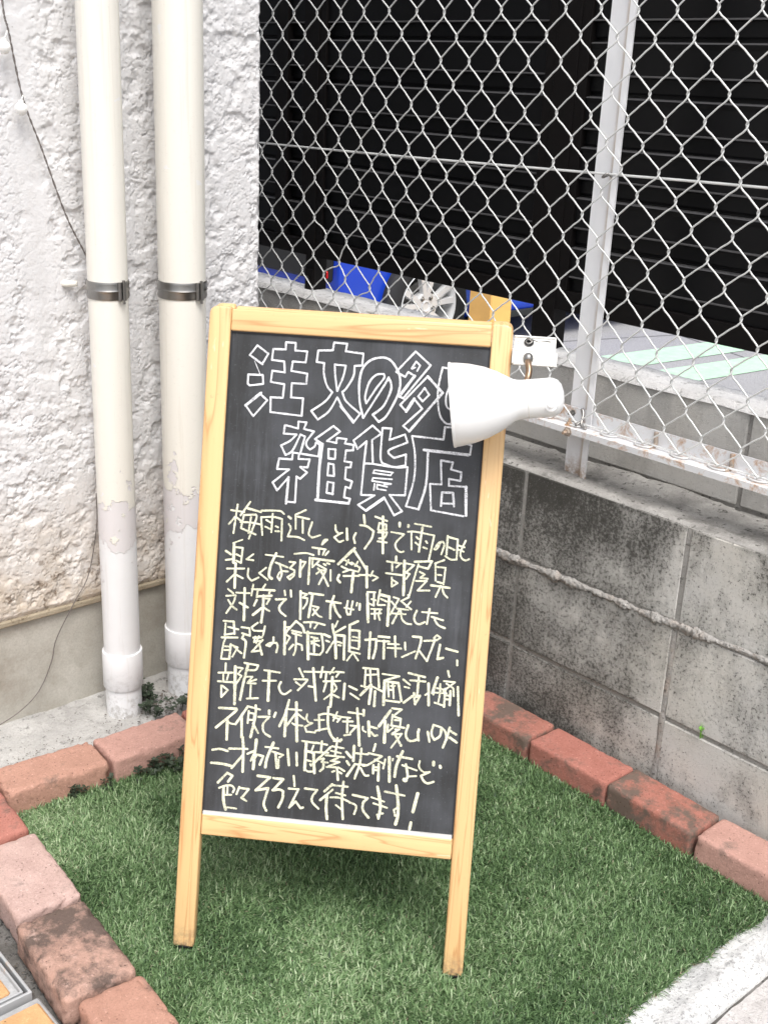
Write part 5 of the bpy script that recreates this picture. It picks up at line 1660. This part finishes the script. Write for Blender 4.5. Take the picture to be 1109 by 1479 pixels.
# local frame: x right along the board, y into the board, z up the board
ax = -.072
ang = math.atan2(.9110-.8875, .5390-.3817)
mwS = Matrix.Translation((-.118, ax, -.0425)) @ Matrix.Rotation(-ang, 4, 'Y')
shade = lathe('lamp_shade', [(.0570, .0), (.0605, -.0005), (.0612, .0015), (.0602, .012), (.0572, .030), (.0515, .050), (.0435, .068), (.0352, .082), (.0305, .090), (.0288, .096), (.0282, .104), (.0281, .140), (.0276, .1465), (.0245, .1535), (.0180, .1585), (.0090, .1610), (.0001, .1615)], M['white_metal'], lamp, 72, mwS, axis='x')
lathe('shade_inside', [(.0570, .0), (.0590, .002), (.0580, .012), (.0550, .030), (.0490, .050), (.0410, .068), (.0325, .082), (.0275, .092), (.0265, .118), (.0001, .120)], M['white_metal'], lamp, 60, mwS, axis='x')
lathe('light_bulb', [(.0001, .012), (.012, .014), (.021, .022), (.026, .034), (.0255, .045), (.020, .060), (.0145, .072), (.0138, .105)], M['bulb'], lamp, 32, mwS, axis='x')
sc_ = Matrix.Translation((-.118, ax, -.0425)) @ Matrix.Rotation(-ang, 4, 'Y') @ Matrix.Translation((.1405, -.0262, -.0125)) @ Matrix.Rotation(rad(64), 4, 'X')
lathe('screw_head', [(.0001, .0046), (.0036, .0042), (.0052, .0026), (.0056, .0), (.0072, -.0012), (.0082, -.003)], M['white_metal'], lamp, 24, sc_)
lathe('rim_bead', [(.0600, -.0012), (.0618, -.0006), (.0622, .0012), (.0614, .0030), (.0600, .0030)], M['white_metal'], lamp, 72, mwS, axis='x')
lathe('neck_seam', [(.0281, .1085), (.0287, .1090), (.0287, .1100), (.0281, .1105)], M['white_plastic'], lamp, 60, mwS, axis='x')
# bent brass arm between the clamp and the neck
tube('arm', catmull([(-.012, -.012, .0330), (-.0115, -.020, .0275), (-.0095, -.026, .0170), (-.0110, -.032, .004), (-.0145, -.045, -.010), (-.020, -.060, -.020)], 6), .0048, M['brass'], lamp, 14)
lathe('ball_joint', [(.0001, .0085), (.004, .0075), (.0070, .0045), (.0080, .0), (.0070, -.005), (.004, -.008), (.0001, -.0085)], M['steel'], lamp, 24, Matrix.Translation((-.012, -.011, .0355)))
# clamp: front and rear jaws with handles
def lb(nm, b, mat='white_plastic', bev=.0012, rot=0): 
    o = box_obj(nm, b, M[mat], lamp, bev=bev, seg=2)
    return o
lb('handle_lower', (-.034, .031, -.0125, .0010, .0250, .0455))
for k in range(6): lb('grip_rib', (-.0005+k*.0050, .0012+k*.0050, -.0134, -.0120, .0275, .0430), bev=.0004)
for k in range(4): lb('grip_rib', (-.0335+k*.0035, -.0320+k*.0035, -.0134, -.0120, .0270, .0440), bev=.0004)
# upper handle leaning back, with raised rim, spring and its hole
hu = empty('handle_upper', parent=lamp); hu.matrix_local = Matrix.Translation((0, .010, .0465)) @ Matrix.Rotation(rad(-30), 4, 'X')
def hb(nm, b, mat='white_plastic', bev=.0010): return box_obj(nm, b, M[mat], hu, bev=bev, seg=2)
hb('plate', (-.034, .0285, -.0015, .0015, .0, .0255)); hb('rim', (-.034, .0285, -.0045, -.0010, .0235, .0262)); hb('rim', (.0258, .0288, -.0045, -.0010, .0, .0250)); hb('rim', (-.034, .0285, -.0060, .0015, -.0025, .0015))
lathe('spring_hole', [(.0001, -.0012), (.0062, -.0012), (.0066, -.0022), (.0074, -.0022)], M['black_trim'], hu, 28, Matrix.Translation((-.0120, -.0014, .0150)), axis='y')
tube('spring', [(-.0120+.0044*math.cos(k*.5), -.0035-.0004*k, .0145+.0044*math.sin(k*.5)) for k in range(18)] + [(.002, -.010, .012), (.012, -.010, .014), (.020, -.006, .016)], .0011, M['steel'], hu, 6)
lathe('rivet', [(.0001, -.004), (.0022, -.0036), (.0030, -.002), (.0046, -.0018)], M['white_plastic'], hu, 16, Matrix.Translation((-.0265, -.001, .0165)), axis='y')
# rear jaw gripping the back of the stile, power cord
lb('jaw', (-.060, -.0345, .0205, .0235, .0260, .0500)); lb('jaw', (-.060, -.0345, .0480, .0510, .0260, .0500)); lb('jaw_bridge', (-.0362, -.0335, -.0115, .0510, .0270, .0490))

# ================================================================== SMALL PLANTS
def clover(name, cx, cy, z, n, spread, size, label, grp, seed, zs=None, mat='leaf'):
    r = random.Random(seed); root = empty(name, (cx, cy, z)); tag(root, label, 'weed', grp)
    V = []; F = []; SV = []; SF = []
    for i in range(n):
        a = r.uniform(0, 6.28); d = spread*math.sqrt(r.random())
        x, y = d*math.cos(a)*(zs or 1), d*math.sin(a); h = r.uniform(.008, .030)
        p0 = np.array((x*.6, y*.6, 0)); p1 = np.array((x, y, h)); 
        vv, ff = tube_data([p0, (p0+p1)/2+np.array((0, 0, .004)), p1], .0006, 3); o = len(SV); SV += vv; SF += [tuple(q+o for q in f) for f in ff]
        base = r.uniform(0, 6.28); ti = r.uniform(-.4, .4)
        for k in range(3):
            b = base + k*2.094; s = size*r.uniform(.75, 1.15); u = np.array((math.cos(b), math.sin(b), .25+ti*math.cos(b))); w = np.array((-math.sin(b), math.cos(b), r.uniform(-.25, .25)))
            o = len(V)
            for (uu_, ww_) in ((0, 0), (.45, .42), (.85, .50), (1.05, .25), (.92, 0), (1.05, -.25), (.85, -.50), (.45, -.42)):
                V.append(p1 + u*s*uu_ + w*s*ww_ + np.array((0, 0, .15*s*abs(ww_))))
            F += [(o, o+1, o+2, o+3, o+4), (o, o+4, o+5, o+6, o+7)]
    mesh_obj('leaves', V, F, M[mat], root); mesh_obj('stems', SV, SF, M[mat], root)
clover('clover_plant', -.618, .505, .026, 38, .036, .0085, 'dark clover growing between the two drainpipes', 'clover weeds', 3, .55)
clover('clover_plant', -.645, .430, .026, 22, .032, .0085, 'dark clover between the drainpipes at the edge of the pink brick', 'clover weeds', 4, .55)
clover('clover_plant', -.588, .408, .030, 10, .026, .0120, 'few dark clover leaves at the foot of the right drainpipe', 'clover weeds', 5, 1.2)
clover('clover_plant', -.690, .258, .008, 62, .036, .0085, 'dense dark clover in front of the pink brick beside the chalkboard', 'clover weeds', 6, 1.5)
clover('clover_plant', -.765, .262, .006, 20, .024, .0075, 'small clover under the chipped corner of the pink brick', 'clover weeds', 7, 1.6)
clover('clover_plant', -.838, .268, .004, 11, .016, .0075, 'tiny dark clover sprig at the joint end of the orange brick', 'clover weeds', 8, 1.4)
clover('clover_plant', -.900, .276, .006, 12, .014, .0080, 'tiny dark sprig along the middle of the orange brick', 'clover weeds', 9, 1.3)
clover('clover_plant', -.002, -.490, .178, 7, .007, .0050, 'tiny bright green sprout in a joint of the block wall', None, 10, 1, 'weed')

# debris on the turf and slab
rd = random.Random(12); V = []; F = []
def bit(x, y, z, s):
    o = len(V); a = rd.uniform(0, 6.28)
    for k in range(5):
        q = a + k*1.257; V.append((x+s*rd.uniform(.6, 1.2)*math.cos(q), y+s*rd.uniform(.6, 1.2)*math.sin(q), z+rd.uniform(0, .4)*s))
    V.append((x, y, z+s*rd.uniform(.5, 1.1)))
    F.extend([(o+k, o+(k+1) % 5, o+5) for k in range(5)])
for i in range(700):
    x = rd.uniform(-1.15, -.30); y = .392-.068*(x+1.0) + abs(rd.gauss(0, .05))
    if y < .57: bit(x, y, .026, rd.uniform(.0006, .0022))
for i in range(260):
    x = rd.gauss(-.60, .05); y = rd.gauss(.46, .035)
    if y > .37: bit(x, y, .026, rd.uniform(.001, .0035))
for i in range(500):
    x = rd.uniform(-1.6, .2); bit(x, rd.uniform(-.96, -.745), .006, rd.uniform(.0005, .0016))
for i in range(160):
    x = rd.uniform(-1.24, -1.17); bit(x, rd.uniform(-.7, .3), .0, rd.uniform(.0008, .003))
tag(mesh_obj('grit', V, F, M['grit']), 'loose grit and crumbs of dirt scattered on the concrete around the turf', 'grit', kind='stuff')
